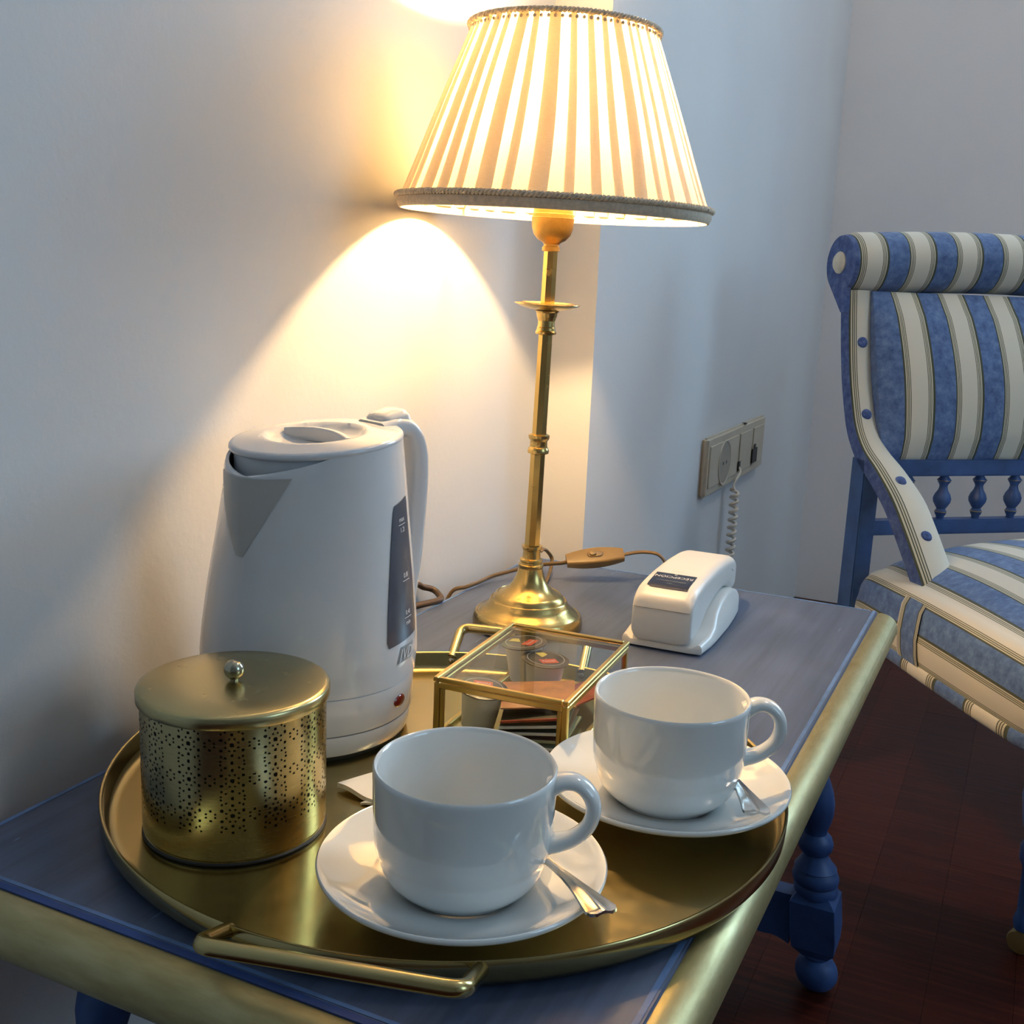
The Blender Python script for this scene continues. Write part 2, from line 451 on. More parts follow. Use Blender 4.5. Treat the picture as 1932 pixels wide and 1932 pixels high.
struct('trim_1', *box(RX0, -0.474, 1.2121, RY1, -0.006, CZ), 'wall', 'projecting white wall section right of the lamp carrying the socket plate')
x0, x1, z0, z1 = WIN_FAR
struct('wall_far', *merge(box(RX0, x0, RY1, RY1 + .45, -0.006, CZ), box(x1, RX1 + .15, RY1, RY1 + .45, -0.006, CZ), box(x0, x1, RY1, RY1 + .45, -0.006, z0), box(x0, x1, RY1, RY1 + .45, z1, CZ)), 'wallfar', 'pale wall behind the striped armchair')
y0, y1, z2, z3 = WIN_R
struct('wall_right', *merge(box(RX1, RX1 + .2, RY0, y0, -0.006, CZ), box(RX1, RX1 + .2, y1, RY1, -0.006, CZ), box(RX1, RX1 + .2, y0, y1, -0.006, z2), box(RX1, RX1 + .2, y0, y1, z3, CZ)), 'wall', 'white wall with a window on the right, outside the frame')
struct('wall_back', *box(RX0, RX1, RY0 - .2, RY0, -0.006, CZ), 'dimwall', 'wall behind the camera, colour darkened to dim its reflection')
def window(name, axis, a0, a1, z0, z1, p, label):
    def bar(a, b, c, d, t=.03):
        return box(a, b, p + .30, p + .30 + t, c, d) if axis == 'y' else box(p + .08, p + .08 + t, a, b, c, d)
    m = (a0 + a1) / 2
    V, F = merge(bar(a0, a0 + .05, z0, z1), bar(a1 - .05, a1, z0, z1), bar(a0 + .05, a1 - .05, z0, z0 + .05), bar(a0 + .05, a1 - .05, z1 - .05, z1), bar(m - .035, m + .035, z0 + .05, z1 - .05),
                 *[bar(s0, s1, z0 + (z1 - z0) * f - .012, z0 + (z1 - z0) * f + .012, .02) for f in (.36, .66) for s0, s1 in ((a0 + .05, m - .035), (m + .035, a1 - .05))])
    return struct(name, V, F, 'ceil', label)
window('window_1', 'y', x0, x1, z0, z1, RY1, 'white window frame in the far wall, outside the frame')
window('window_2', 'x', y0, y1, z2, z3, RX1, 'white window frame in the right wall, outside the frame')

# flush ceiling lamp of the room, above the frame
cl = root('ceiling_lamp', 'round white glass ceiling lamp above the armchair, outside the frame', 'lamp', (0.50, 1.72, CZ))
o = mesh_obj('lamp_plate', *lathe([(.0005, 0), (.17, 0), (.172, -.012), (.16, -.016), (.0005, -.016)], 48), 'lampbrass', cl); recalc(o)
o = mesh_obj('glass_bowl', *lathe([(.155, -.014), (.158, -.03), (.145, -.058), (.11, -.08), (.06, -.093), (.0005, -.097)], 48), 'ceilglow', cl); recalc(o)

# ------------------------------------------------------------------ side table
TX0, TX1, TY0, TY1 = -0.514, -0.124, 0.3655, 1.1543
tb = root('side_table', 'low blue painted wooden table with rounded gold edges and turned legs', 'table', (0, 0, 0))
mid = (TX0 + TX1) / 2
bevel_box('tabletop', TX0, TX1 - .0, TY0 + .0, TY1, T - .026, T, 'top', tb, b=0.0012, label='blue painted top, scuffed near the right edge')
# rubbed pale blue arris lines and deep blue groove
for nm, a in (('edge_line', (TX0, TX1, TY0 + .0055, TY0 + .0080)), ('edge_line', (TX1 - .0055, TX1 - .0025, TY0 + .004, TY1)), ('edge_line', (TX0, TX0 + .003, TY0 + .01, TY1)), ('edge_line', (TX0, TX1 - .008, TY1 - .003, TY1))):
    mesh_obj(nm, *box(a[0], a[1], a[2], a[3], T - .001, T + .0003), 'edge', tb, smooth=False)
mesh_obj('groove', *box(TX0, TX1, TY0, TY0 + .0045, T - .001, T + .0002), 'groove', tb, smooth=False)
def bull(w, h, n=14):
    # half round section: a outwards, b up (0 is top of table)
    pts = [(0.0, -0.0008)]
    for i in range(n + 1):
        a = PI / 2 - PI * i / n
        pts.append((w - h / 2 * 1.0 + h / 2 * math.cos(a) if False else w * (0.18 + 0.82 * max(0, math.cos(a)) ** 0.9), -h / 2 + h / 2 * math.sin(a)))
    pts.append((0.0, -h)); return pts
gw, gh = 0.021, 0.031
sec = bull(gw, gh)
# front rail (runs along X at y=TY0, outwards is -Y), mitred with right rail (runs along Y, outwards +X)
V = [Vector((TX0 - .0, TY0 - a, T + b)) for a, b in sec] + [Vector((TX1 + a, TY0 - a, T + b)) for a, b in sec]
o = mesh_obj('gold_edge', *loft([V[:len(sec)], V[len(sec):]]), 'gold', tb, sharp=50, label='worn gold painted rounded front edge'); recalc(o)
V1 = [Vector((TX1 + a, TY0 - a, T + b)) for a, b in sec]; V2 = [Vector((TX1 + a, TY1 - .004, T + b)) for a, b in sec]
V3 = [Vector((TX1 + a * .8, TY1 + .0, T + b * .92 - .001)) for a, b in sec]
o = mesh_obj('gold_edge', *loft([V1, V2, V3]), 'goldy', tb, sharp=50, label='worn gold painted rounded right edge'); recalc(o)
# underframe and legs
for ya in (TY0 + .07, TY1 - .085): mesh_obj('apron', *box(TX0 + .06, TX1 - .06, ya, ya + .015, T - .06, T - .026), 'leg', tb, smooth=False)
LEGP = [(0.019, 0.372), (.020, .36), (.017, .345), (.012, .335), (.0125, .33), (.016, .318), (.0165, .305), (.0130, .285), (.0115, .268), (.0125, .256), (.0155, .246), (.0185, .234), (.0195, .222), (.0185, .210), (.0155, .200), (.0125, .193), (.0120, .188), (.0165, .183), (.0182, .176), (.0165, .169), (.0125, .164),
        (.0135, .160), (.018, .153), (.0215, .148), (.0200, .1465), (.0225, .142), (.0238, .137), (.0225, .131), (.0205, .1295), (.0220, .126), (.0222, .120), (.0205, .117), (.019, .115)]
def leg(sx, sy, x, y):
    """turned leg whose foot stands at (x,y) and which leans inwards to the top; built in world coordinates"""
    hx, hy = -sx * .030, -sy * .045          # shift from the foot to the top over 0.375 m
    def sh(vf): return [Vector((v[0] + x + hx * v[2] / .375, v[1] + y + hy * v[2] / .375, v[2])) for v in vf[0]], vf[1]
    o = mesh_obj('leg', *sh(lathe(LEGP, 28, True, True)), 'leg', tb); recalc(o)
    # square block with chamfered shoulders, then neck and ball foot
    b = .0225
    ring = lambda s, z: [(-s, -s, z), (s, -s, z), (s, s, z), (-s, s, z)]
    V, F = loft([ring(b * .62, .124), ring(b, .112), ring(b * 1.02, .075), ring(b * .95, .058), ring(b * .55, .045)])
    o2 = mesh_obj('leg_block', *sh((V, F)), 'leg', o, sharp=20); recalc(o2)
    pr = [(.012, .050), (.0125, .046), (.014, .0435)] + [(.0222 * math.sin(a), .0222 + .0222 * math.cos(a)) for a in [PI * (.2 + .8 * i / 14) for i in range(15)]]
    pr[-1] = (.001, .0)
    o3 = mesh_obj('ball_foot', *sh(lathe(pr, 28, True, True)), 'leg', o); recalc(o3)
FR, FB = -0.137, 1.10
legs = [(1, 1, FR, FB), (-1, 1, -0.495, FB), (1, -1, FR, 0.415), (-1, -1, -0.470, 0.385)]
for a in legs: leg(*a)
# scalloped stretchers between the leg blocks
def scallop(xa, xb, y, zt, zb, th):
    n = 48; top, bot = [], []
    for i in range(n + 1):
        t = i / n; x = xa + (xb - xa) * t; e = min(t, 1 - t) * abs(xb - xa)
        d = 0.0
        if e < .10: d = .004 * abs(math.sin(e / .030 * PI)) + .020 * (e / .10) ** 1.3
        else: d = .020 + .010 * math.sin((e - .10) / .08 * PI) ** 2
        bot.append((x, zb + d)); top.append((x, zt))
    sec = top + bot[::-1]
    return loft([[Vector((x, y - th / 2, z)) for x, z in sec], [Vector((x, y + th / 2, z)) for x, z in sec]])
for y in (FB - .012, .40 - .005 + .012):
    o = mesh_obj('stretcher', *scallop(-.47, FR - .03, y, .112, .056, .022), 'leg', tb, sharp=25); recalc(o)

# ------------------------------------------------------------------ tray
TC = (-0.3110, 0.5846)
tr = root('serving_tray', 'large round brass tray with two bar handles on the blue table', 'tray', (TC[0], TC[1], T))
R = .2085
prof = [(0.0005, .0035), (.10, .0035), (R - .010, .0035), (R - .004, .0045), (R - .0018, .0075), (R - .0005, .0165), (R + .0002, .0175), (R + .0012, .0178), (R + .0018, .0170), (R + .0013, .0075), (R - .002, .0025), (R - .008, .0008), (.10, .0008), (.0005, .0008)]
o = mesh_obj('tray_dish', *lathe(prof, 160), 'tray', tr, sharp=60); recalc(o)
def fillet(pts, r, n=8):
    out = [pts[0]]
    for i in range(1, len(pts) - 1):
        p = pts[i]; a = (pts[i - 1] - p).normalized(); b = (pts[i + 1] - p).normalized()
        A, B = p + a * r, p + b * r
        for k in range(n + 1):
            t = k / n; out.append(A * (1 - t) ** 2 + p * 2 * t * (1 - t) + B * t * t)
    out.append(pts[-1]); return out
def tray_handle(A, B, CA, CB):
    A, B, CA, CB = [Vector(q) for q in (A, B, CA, CB)]
    da = (CA - A).normalized(); db = (CB - B).normalized()
    pts = fillet([A, A + da * .006 + Vector((0, 0, -.001)), CA, CB, B + db * .006 + Vector((0, 0, -.001)), B], .0072 )
    pts = fillet([A, CA, CB, B], .0085, 10)
    h = mesh_obj('handle', *tube(pts, .0041, 14), 'tray', tr)
    for q in (A, B):
        n = Vector((q.x, q.y, 0)).normalized()
        mesh_obj('rivet', *xf(lathe([(.0001, .0015), (.002, .001), (.0028, 0), (.0028, -.001)], 12), n * (R - .0020) + Vector((0, 0, .0110)), (0, -PI / 2, math.atan2(n.y, n.x))), 'knob', h)
d = Vector((.268, -.963, 0)); p = Vector((.963, .268, 0)); up_ = Vector((0, 0, 1))
tray_handle(d * .1985 - p * .0615 + up_ * .0130, d * .1985 + p * .0615 + up_ * .0125, d * .2300 - p * .0625 + up_ * .0255, d * .2375 + p * .0615 + up_ * .0280)
d2 = Vector((-.225, .974, 0)); a_ = Vector((-.0990, .1832, 0)); b_ = Vector((.0063, .2080, 0))
tray_handle(a_ + up_ * .0130, b_ + up_ * .0130, a_ + d2 * .030 + up_ * .0300, b_ + d2 * .030 + up_ * .0300)
TZ = T + .0035       # upper face of the tray

# ------------------------------------------------------------------ perforated canister
cn = root('perforated_canister', 'round brushed brass canister with perforated sides and ball knob lid', 'canister', (-0.3946, 0.4775, TZ))
CR, CH = .0520, .0835
nth, nz = 840, 200
zz0, zz1 = .004, .0825
holes = []
ncol = 14; rows = [.0255, .0440, .0625]
rowz = [.0175 + .0195 * i for i in range(3)]
dz = .0185; rz = [.0300, .0503, .0706]
arc = 2 * PI * CR / ncol
for c in range(ncol):
    s0 = (math.radians(-52.2 + 25.714 * c) % (2 * PI)) * CR
    for z0 in rz:
        holes.append((s0, z0, .00115))
        for q in range(8):
            a = 2 * PI * q / 8 + PI / 8; holes.append((s0 + .0036 * math.cos(a), z0 + .0036 * math.sin(a), .00052))
        for q in range(6):
            a = 2 * PI * q / 6 + PI / 2; holes.append((s0 + .0066 * math.cos(a), z0 + .0060 * math.sin(a), .00078))
        for q in range(6):
            a = 2 * PI * (q + .5) / 6 + PI / 2
            holes.append((s0 + .0093 * math.cos(a + .13), z0 + .0080 * math.sin(a + .13), .00055))
            holes.append((s0 + .0093 * math.cos(a - .13), z0 + .0080 * math.sin(a - .13), .00055))
        for q in (-1, 1):
            holes.append((s0, z0 + q * .00985, .00066))
            for w in (-1, 1): holes.append((s0 + w * .0115, z0 + q * .0028, .00055)); holes.append((s0 + w * .0062, z0 + q * .0092, .00052))
hs = np.array([h for h in holes if .006 < h[1] < .0795])
S = np.linspace(0, 2 * PI * CR, nth, endpoint=False); Z = np.linspace(zz0, zz1, nz)
SS, ZZ = np.meshgrid(S, Z)                    # (nz,nth)
circm = 2 * PI * CR; cell = max(S[1] - S[0], Z[1] - Z[0])
killv = np.zeros(SS.shape, bool)
for s, z, r in hs:
    s = s % circm
    j0, j1 = max(0, int((z - r - cell - zz0) / (Z[1] - Z[0])) - 1), min(nz, int((z + r + cell - zz0) / (Z[1] - Z[0])) + 3)
    i0 = int((s - r - cell) / (S[1] - S[0])) - 1; i1 = int((s + r + cell) / (S[1] - S[0])) + 3
    ii = np.arange(i0, i1) % nth
    sub = np.ix_(np.arange(j0, j1), ii)
    ds = (S[ii] - s + circm / 2) % circm - circm / 2
    DS, DZ = np.meshgrid(ds, Z[j0:j1] - z); D = np.hypot(DS, DZ)
    inside = D < r - cell * .35
    near = (~inside) & (D < r + cell * .35)
    km = killv[sub]; km |= inside; killv[sub] = km
    DD = np.where(D < 1e-9, 1, D)
    a = SS[sub]; b = ZZ[sub]
    a = np.where(near, a + DS * (r / DD - 1), a); b = np.where(near, b + DZ * (r / DD - 1), b)
    SS[sub] = a; ZZ[sub] = b
th = SS / CR
V = np.stack([CR * np.cos(th), CR * np.sin(th), ZZ], -1).reshape(-1, 3)
idx = np.arange(nz * nth).reshape(nz, nth); r1 = np.roll(idx, -1, 1)
Fq = np.stack([idx[:-1], r1[:-1], r1[1:], idx[1:]], -1).reshape(-1, 4)
kv = killv.reshape(-1)
Fq = Fq[~kv[Fq].any(1)]
used = np.unique(Fq); remap = np.full(nz * nth, -1); remap[used] = np.arange(len(used))
me = bpy.data.meshes.new('perforated_wall')
me.from_pydata(V[used].tolist(), [], remap[Fq].tolist()); me.update()
me.polygons.foreach_set('use_smooth', [True] * len(me.polygons))
me.materials.append(MAT['can'])
o = bpy.data.objects.new('perforated_wall', me); COL.objects.link(o); o.parent = cn
# dark cylinder standing in for shade behind the holes, base, lid, knob
mesh_obj('interior_shade', *lathe([(CR - .0016, .0825), (CR - .0016, .004)], 64), 'inside', cn)
o = mesh_obj('base', *lathe([(CR - .002, 0), (CR - .0005, .0), (CR - .0005, .0022), (CR - .0012, .0026), (CR - .0012, .004), (CR, .0042), (CR, .0048)], 96, True), 'can', cn); recalc(o)
mesh_obj('foot_ring', *lathe([(CR - .0008, -.0001), (CR + .0004, .0003), (CR + .0004, .0013), (CR - .0006, .0020)], 96), 'black', cn)
LR = .0541
o = mesh_obj('lid', *lathe([(.0005, .0875), (.03, .0874), (LR - .003, .0870), (LR - .0008, .0862), (LR, .0850), (LR, .0800), (LR - .0004, .0794), (LR - .0018, .0794), (LR - .0020, .0805)], 128), 'can', cn, sharp=50); recalc(o)
kb = [(.0012, .0870), (.0022, .0875), (.0022, .0885)]
for i in range(1, 15):
    a = PI * (1 - (i + .5) / 15.2); kb.append((.0058 * math.sin(a), .0938 + .0058 * math.cos(a)))
kb[-1] = (.0003, .0996)
o = mesh_obj('knob', *lathe(kb, 32), 'knob', cn); recalc(o)

# ------------------------------------------------------------------ kettle
KC = (-0.4450, 0.6175)
kt = root('electric_kettle', 'white plastic electric kettle with grey water gauge, standing on the tray', 'kettle', (KC[0], KC[1], TZ))
SPA, HAA = math.radians(-98), math.radians(69)
KS = Vector((.9, .43, 0)) * .0062      # the body leans a little towards its handle side
def ksh(z): return KS * max(0, min(1.1, z / .2))
zs = [0, .05, .06, .08, .11, .15, .18, .205, .22]; rs = [.0725, .0745, .0752, .0738, .0705, .0650, .0612, .0578, .0560]
def kr(z): return float(np.interp(z, zs, rs))
def adiff(a, b): return (a - b + PI) % (2 * PI) - PI
def kspout(z, a):
    d = abs(adiff(a, SPA))
    if z < .125: return 0
    t = min(1, (z - .125) / .072)
    w = math.radians(10 + 34 * t)
    if d > w: return 0
    return .0095 * t ** 0.9 * (1 - d / w) ** 0.85
def tilt(x, y):       # height of the rim plane: lower at the spout, higher at the handle
    return .0055 * ((x * math.cos(HAA) + y * math.sin(HAA)) / .0577)
V, F = [], []; na = 144
RIMZ = .2040
zl = [.045, .0455, .06, .08, .10, .12, .13, .14, .15, .16, .17, .18, .188, .194, .199, RIMZ]
def kv3(z, a, off=0.0):
    r = kr(z) + kspout(z, a) + off
    if z > .194: z -= .0105 * ((z - .194) / .010) * max(0, 1 - abs(adiff(a, SPA)) / math.radians(52)) ** .8
    x, y = r * math.cos(a), r * math.sin(a)
    return Vector((x, y, z + tilt(x, y) * max(0, (z - .10) / .10))) + ksh(z)
for z in zl:
    for i in range(na): V.append(kv3(z, 2 * PI * i / na))
n = len(zl)
for j in range(n - 1):
    for i in range(na):
        k2 = (i + 1) % na; F.append((j * na + i, j * na + k2, (j + 1) * na + k2, (j + 1) * na + i))
# inner lip
for z, off in ((RIMZ, -.0022), (.182, -.0022)):
    for i in range(na): V.append(kv3(z, 2 * PI * i / na, off))
for j in range(n - 1, n + 1):
    for i in range(na):
        k2 = (i + 1) % na; F.append((j * na + i, j * na + k2, (j + 1) * na + k2, (j + 1) * na + i))
body = mesh_obj('body', V, F, 'plastic', kt, sharp=35); recalc(body)
mesh_obj('inner_well', *lathe([(.0005, .183), (.0540, .183)], 48), 'black', kt, loc=ksh(.19))
# lower collar and power base
o = mesh_obj('lower_body', *lathe([(.0705, .0185), (.0735, .0190), (.0742, .0200), (.0748, .040), (.0750, .0440), (.0740, .0450)], 96), 'plastic', kt); recalc(o)
mesh_obj('seam', *lathe([(.0743, .0443), (.0747, .0447), (.0743, .0453)], 96), 'seam', kt)
pb = root('power_base', '', '', (0, 0, 0)); 
for kk in ('label', 'category'): del pb[kk]
bpy.data.objects.remove(pb)
pb = mesh_obj('power_base', *lathe([(.066, .0030), (.0700, .0034), (.0712, .0045), (.0735, .0165), (.0733, .0180), (.0700, .0185)], 96, False, False), 'plastic', kt, label='white power base under the kettle body'); recalc(pb)
mesh_obj('rubber_foot', *lathe([(.0005, .0001), (.0680, .0001), (.0690, .0032), (.060, .0034)], 96), 'black', pb)
mesh_obj('seam', *lathe([(.0731, .0182), (.0736, .0186), (.0731, .0191)], 96), 'seam', kt)
# lid: tilted disc with an oval finger well and a bar grip
V, F = [], []; nr = 26
ga = math.radians(-16)   # grip direction
def lidh(x, y):
    gx, gy = (x + .002) * math.cos(ga) + y * math.sin(ga), -(x + .002) * math.sin(ga) + y * math.cos(ga)
    e = math.hypot(gx / .0365, gy / .0330)
    h = .0
    if e < 1: h -= .0100 * (1 - e ** 3.0) ** .7
    return h
LRk = .0572
for j in range(nr + 1):
    r = LRk * j / nr
    for i in range(96):
        a = 2 * PI * i / 96; x, y = r * math.cos(a), r * math.sin(a)
        V.append((x, y, .2075 + .0035 * (1 - (r / LRk) ** 2) + lidh(x, y) + tilt(x, y)))
for j in range(nr):
    for i in range(96):
        k2 = (i + 1) % 96
        F.append((j * 96 + i, (j + 1) * 96 + i, (j + 1) * 96 + k2, j * 96 + k2))
b0 = len(V)
for dr, dzz in ((.0010, -.0012), (.0013, -.0028), (.0004, -.0045), (-.0022, -.0055), (-.0022, -.0190)):
    for i in range(96):
        a = 2 * PI * i / 96; r = LRk + dr; x, y = r * math.cos(a), r * math.sin(a); V.append((x, y, .2075 + dzz + tilt(x, y)))
pr = nr * 96
for q in range(5):
    for i in range(96):
        k2 = (i + 1) % 96; F.append((pr + i, b0 + q * 96 + i, b0 + q * 96 + k2, pr + k2))
    pr = b0 + q * 96
lid = mesh_obj('lid', V, F, 'plastic', kt, sharp=50)
lid.location = ksh(.2)
bm = bmesh.new(); bm.from_mesh(lid.data); bmesh.ops.remove_doubles(bm, verts=bm.verts, dist=1e-6); bmesh.ops.recalc_face_normals(bm, faces=bm.faces); bm.to_mesh(lid.data); bm.free()
gp = [Vector((t * .033, .0015 + .007 * (1 - t * t), .2058 + .0016 * (1 - t * t))) for t in [-1 + 2 * i / 14 for i in range(15)]]
gp = [Vector((p.x * math.cos(ga) - p.y * math.sin(ga) - .002, p.x * math.sin(ga) + p.y * math.cos(ga), p.z)) for p in gp]
gp = [Vector((p.x, p.y, p.z - .0016 + tilt(p.x, p.y))) for p in gp]
mesh_obj('lid_grip', *sweep(gp, rrect(.0052, .0100, .0016), up=(0, 0, 1)), 'plastic', lid)
# pointed lip under the spout (slightly greyer V panel)
V, F = [], []
lv = [i / 16 for i in range(17)]
for t in lv:
    z = .1385 + (.1930 - .1385) * t; w = math.radians(2.5 + 27 * t)
    for s in range(13):
        a = SPA + w * (s / 6 - 1); V.append(kv3(z, a, .0004))
for j in range(16):
    for s in range(12): F.append((j * 13 + s, j * 13 + s + 1, (j + 1) * 13 + s + 1, (j + 1) * 13 + s))
mesh_obj('spout_panel', V, F, 'spout', kt, label='grey V-shaped panel under the pointed spout')
# water gauge with print
def kpatch(aw, zf, off, na_=16, nz_=22):
    V, F = [], []
    for j in range(nz_ + 1):
        t = j / nz_; z = zf[0] + (zf[1] - zf[0]) * t
        a0, a1 = aw(t)
        # rounded ends
        e = min(t, 1 - t) * nz_; sh = 0.10 * max(0, 1 - e) if e < 1 else 0
        m, h = (a0 + a1) / 2, (a1 - a0) / 2 * (1 - sh)
        for i in range(na_ + 1):
            a = m + h * (2 * i / na_ - 1); V.append(kv3(z + (i / na_ - .5) * .003, a, off))
    for j in range(nz_):
        for i in range(na_): F.append((j * (na_ + 1) + i, j * (na_ + 1) + i + 1, (j + 1) * (na_ + 1) + i + 1, (j + 1) * (na_ + 1) + i))
    return V, F
g0 = math.radians
gauge = mesh_obj('water_gauge', *kpatch(lambda t: (g0(-12.5) + g0(9) * t * t * .9 + g0(3) * t * 1.0, g0(19) + g0(-1) * t), (.0745, .1665), .0005), 'greypl', kt, label='dark grey water level gauge')
def ktext(s, size, az, z, mat, par, name='print', off=.0009, shear=0.0, vf=None, z_wrap=True):
    V, F = vf or text_vf(s, size)
    out = []
    for v in V:
        a = az + (v.x + shear * v.y) / kr(z); out.append(kv3(z + v.y, a, off))
    return mesh_obj(name, out, F, mat, par, smooth=False)
ga_ = math.radians(7)
for s, z, line in (('max', .1535, -.0022), ('1.2l', .1465, None), ('0.8l', .1165, -.0022), ('0.4l', .0915, -.0022), ('min', .0845, None)):
    ktext(s, .0046, ga_, z, 'whiteprint', gauge)
    if line: ktext('', 1, ga_, z + line, 'whiteprint', gauge, vf=([Vector(p) for p in ((-.005, 0, 0), (0, 0, 0), (.005, 0, 0), (.005, .0004, 0), (0, .0004, 0), (-.005, .0004, 0))], [(0, 1, 4, 5), (1, 2, 3, 4)]))
# maker's emblem: grey slanted block with white letters
lg = [Vector((x, y, 0)) for y in (0, .0105) for x in np.linspace(-.010, .010, 9)]
lf = [(i, i + 1, i + 10, i + 9) for i in range(8)]
ktext('', 1, g0(3), .0600, 'greyprint', kt, 'emblem', .0003, .45, (lg, lf))
ktext('JVD', .0112, g0(3.5), .0615, 'whiteprint', kt, 'emblem_letters', .0008, .42)
# red indicator lamp
V, F = [], []
for j in range(9):
    for i in range(20):
        a = 2 * PI * i / 20; r = j / 8
        V.append(Vector(((.0748 + .0014 * math.sqrt(max(0, 1 - r * r))) * math.cos(g0(2) + r * .0072 * math.cos(a) / .0748), (.0748 + .0014 * math.sqrt(max(0, 1 - r * r))) * math.sin(g0(2) + r * .0072 * math.cos(a) / .0748), .0315 + r * .0042 * math.sin(a))))
for j in range(8):
    for i in range(20): F.append((j * 20 + i, j * 20 + (i + 1) % 20, (j + 1) * 20 + (i + 1) % 20, (j + 1) * 20 + i))
o = mesh_obj('indicator_lamp', V, F, 'red', kt, label='dark red oval indicator lamp')
# handle
hd = Vector((math.cos(HAA), math.sin(HAA), 0))
hp = [(.046, .2080), (.060, .2110), (.071, .2080), (.0790, .197), (.0825, .178), (.0828, .150), (.0820, .120), (.0800, .095), (.0780, .076), (.0720, .066)]
hp = smooth_path([hd * a + ksh(z) + Vector((0, 0, z)) for a, z in hp], 5)
sc = [(1.15 - .35 * i / len(hp), 1.0) for i in range(len(hp))]
V, F = sweep(hp, rrect(.030, .0135, .0052), scale=sc, up=None)
mesh_obj('handle', V, F, 'plastic', kt)
o = mesh_obj('thumb_switch', *xf(loft([[Vector((x, y, z)) for x, y in rrect(.026 * s, .030 * s, .006 * s)] for z, s in ((-.004, 1), (.004, .95), (.0075, .75), (.0085, .4))]), tuple(hd * .060 + ksh(.2) + Vector((0, 0, .2130))), (0.0, -.25, HAA)), 'plastic', kt); recalc(o)
# mains cord of the kettle, looping on the table beside the wall
cp = [(-.472, .693, .0215), (-.484, .740, .024), (-.500, .79, .024), (-.517, .84, .018), (-.525, .89, .0045), (-.520, .911, .0035), (-.5135, .9335, .0035), (-.5215, .945, .005), (-.530, .948, .008), (-.5355, .938, .012), (-.537, .92, .018), (-.538, .87, .006), (-.5385, .80, -.02), (-.5385, .79, -.08)]
cp = [Vector((a - KC[0], b - KC[1], c + T - TZ)) for a, b, c in cp]
mesh_obj('power_cord', *tube(smooth_path(cp, 6), .0032, 10), 'corddark', kt, label='dark brown mains cord')

# ------------------------------------------------------------------ table lamp
LA = (-0.4095, 0.9150)
lp = root('table_lamp', 'lit brass candlestick lamp with cream pleated fabric shade', 'lamp', (LA[0], LA[1], T), (0, math.radians(1.1), 0))
bp = [(.0005, 0), (.0495, 0), (.0510, .0012), (.0514, .0060), (.0505, .0118), (.0492, .0140), (.0478, .0146), (.0472, .0142), (.0466, .0148), (.0440, .0172), (.0400, .0200), (.0372, .0232), (.0362, .0262), (.0352, .0272), (.0344, .0266), (.0338, .0270), (.0322, .0302), (.0304, .0322), (.0294, .0328), (.0288, .0322), (.0280, .0326), (.0235, .0352), (.0190, .0388), (.0158, .0432), (.0134, .0482), (.0118, .0540), (.0112, .0575), (.0005, .0576)]
o = mesh_obj('base', *lathe(bp, 96), 'lampbrass', lp, sharp=28); recalc(o)
def hexr(r, z, a):   # softly faceted pole
    s = PI / 4; aa = (a % s) - s / 2; return r * math.cos(s / 2) / math.cos(aa)
coll = [(.0112, .0570), (.0118, .0585), (.0118, .0605), (.0102, .0615), (.0100, .0630), (.0108, .0640), (.0106, .0655), (.0084, .0665), (.0080, .0720), (.0083, .0745), (.0092, .0755), (.0095, .0770), (.0094, .0785), (.0070, .079)]
o = mesh_obj('collar', *lathe(coll, 32), 'lampbrass', lp, sharp=30); recalc(o)
o = mesh_obj('pole', *lathe([(.0074, .078), (.0070, .166)], 64, fn=hexr), 'lampbrass', lp, sharp=20)
c2 = [(.0070, .1640), (.0096, .1650), (.0098, .1675), (.0092, .1690), (.0088, .1700), (.0080, .1705), (.0078, .1760), (.0082, .1768), (.0090, .1775), (.0096, .1790), (.0096, .1815), (.0068, .1825)]
o = mesh_obj('collar', *lathe(c2, 32), 'lampbrass', lp, sharp=30); recalc(o)
mesh_obj('pole', *lathe([(.0069, .181), (.0065, .273)], 64, fn=hexr), 'lampbrass', lp, sharp=20)
c3 = [(.0065, .2710), (.0092, .2718), (.0094, .2735), (.0084, .2748), (.0082, .2772), (.0076, .2780), (.0074, .2830), (.0080, .2840), (.0084, .2862), (.0090, .2872), (.0092, .2895), (.0095, .2905), (.0110, .2920)]
o = mesh_obj('collar', *lathe(c3, 32), 'lampbrass', lp, sharp=30); recalc(o)
pan = [(.0040, .2925), (.0115, .2925), (.0200, .2940), (.0275, .2968), (.0290, .2978), (.0288, .2984), (.0262, .2986), (.0240, .2990), (.0225, .2978), (.012, .2966), (.004, .2964)]
o = mesh_obj('drip_pan', *lathe(pan, 64), 'lampbrass', lp, sharp=35, label='shallow brass drip pan'); recalc(o)
mesh_obj('pole', *lathe([(.0066, .296), (.0064, .3445)], 64, fn=hexr), 'lampbrass', lp, sharp=20)
hold = [(.0070, .3430), (.0078, .3435), (.0078, .3465), (.0066, .3475), (.0066, .3490), (.0080, .3505), (.0120, .3525), (.0160, .3570), (.0180, .3630), (.0184, .3700), (.0186, .3712), (.0178, .3716), (.0178, .3745), (.0172, .3750), (.0150, .410), (.0140, .4105), (.0005, .4105)]
o = mesh_obj('lamp_holder', *lathe(hold, 48), 'holder', lp, sharp=30); recalc(o)
bz = .492
bl = [(.0120, .4105), (.0122, .4600), (.0128, .472)] + [(.0150 * math.sin(a), bz - .0150 * math.cos(a)) for a in [PI * (.34 + .66 * i / 14) for i in range(15)]]
bl[-1] = (.0004, bl[-1][1])
mesh_obj('bulb_socket', *lathe(bl[:3], 32), 'cupwhite', lp)
bl = [(.0100, .4725)] + bl[3:]
mesh_obj('bulb', *lathe(bl, 32), 'bulb', lp, label='glowing bulb inside the shade')
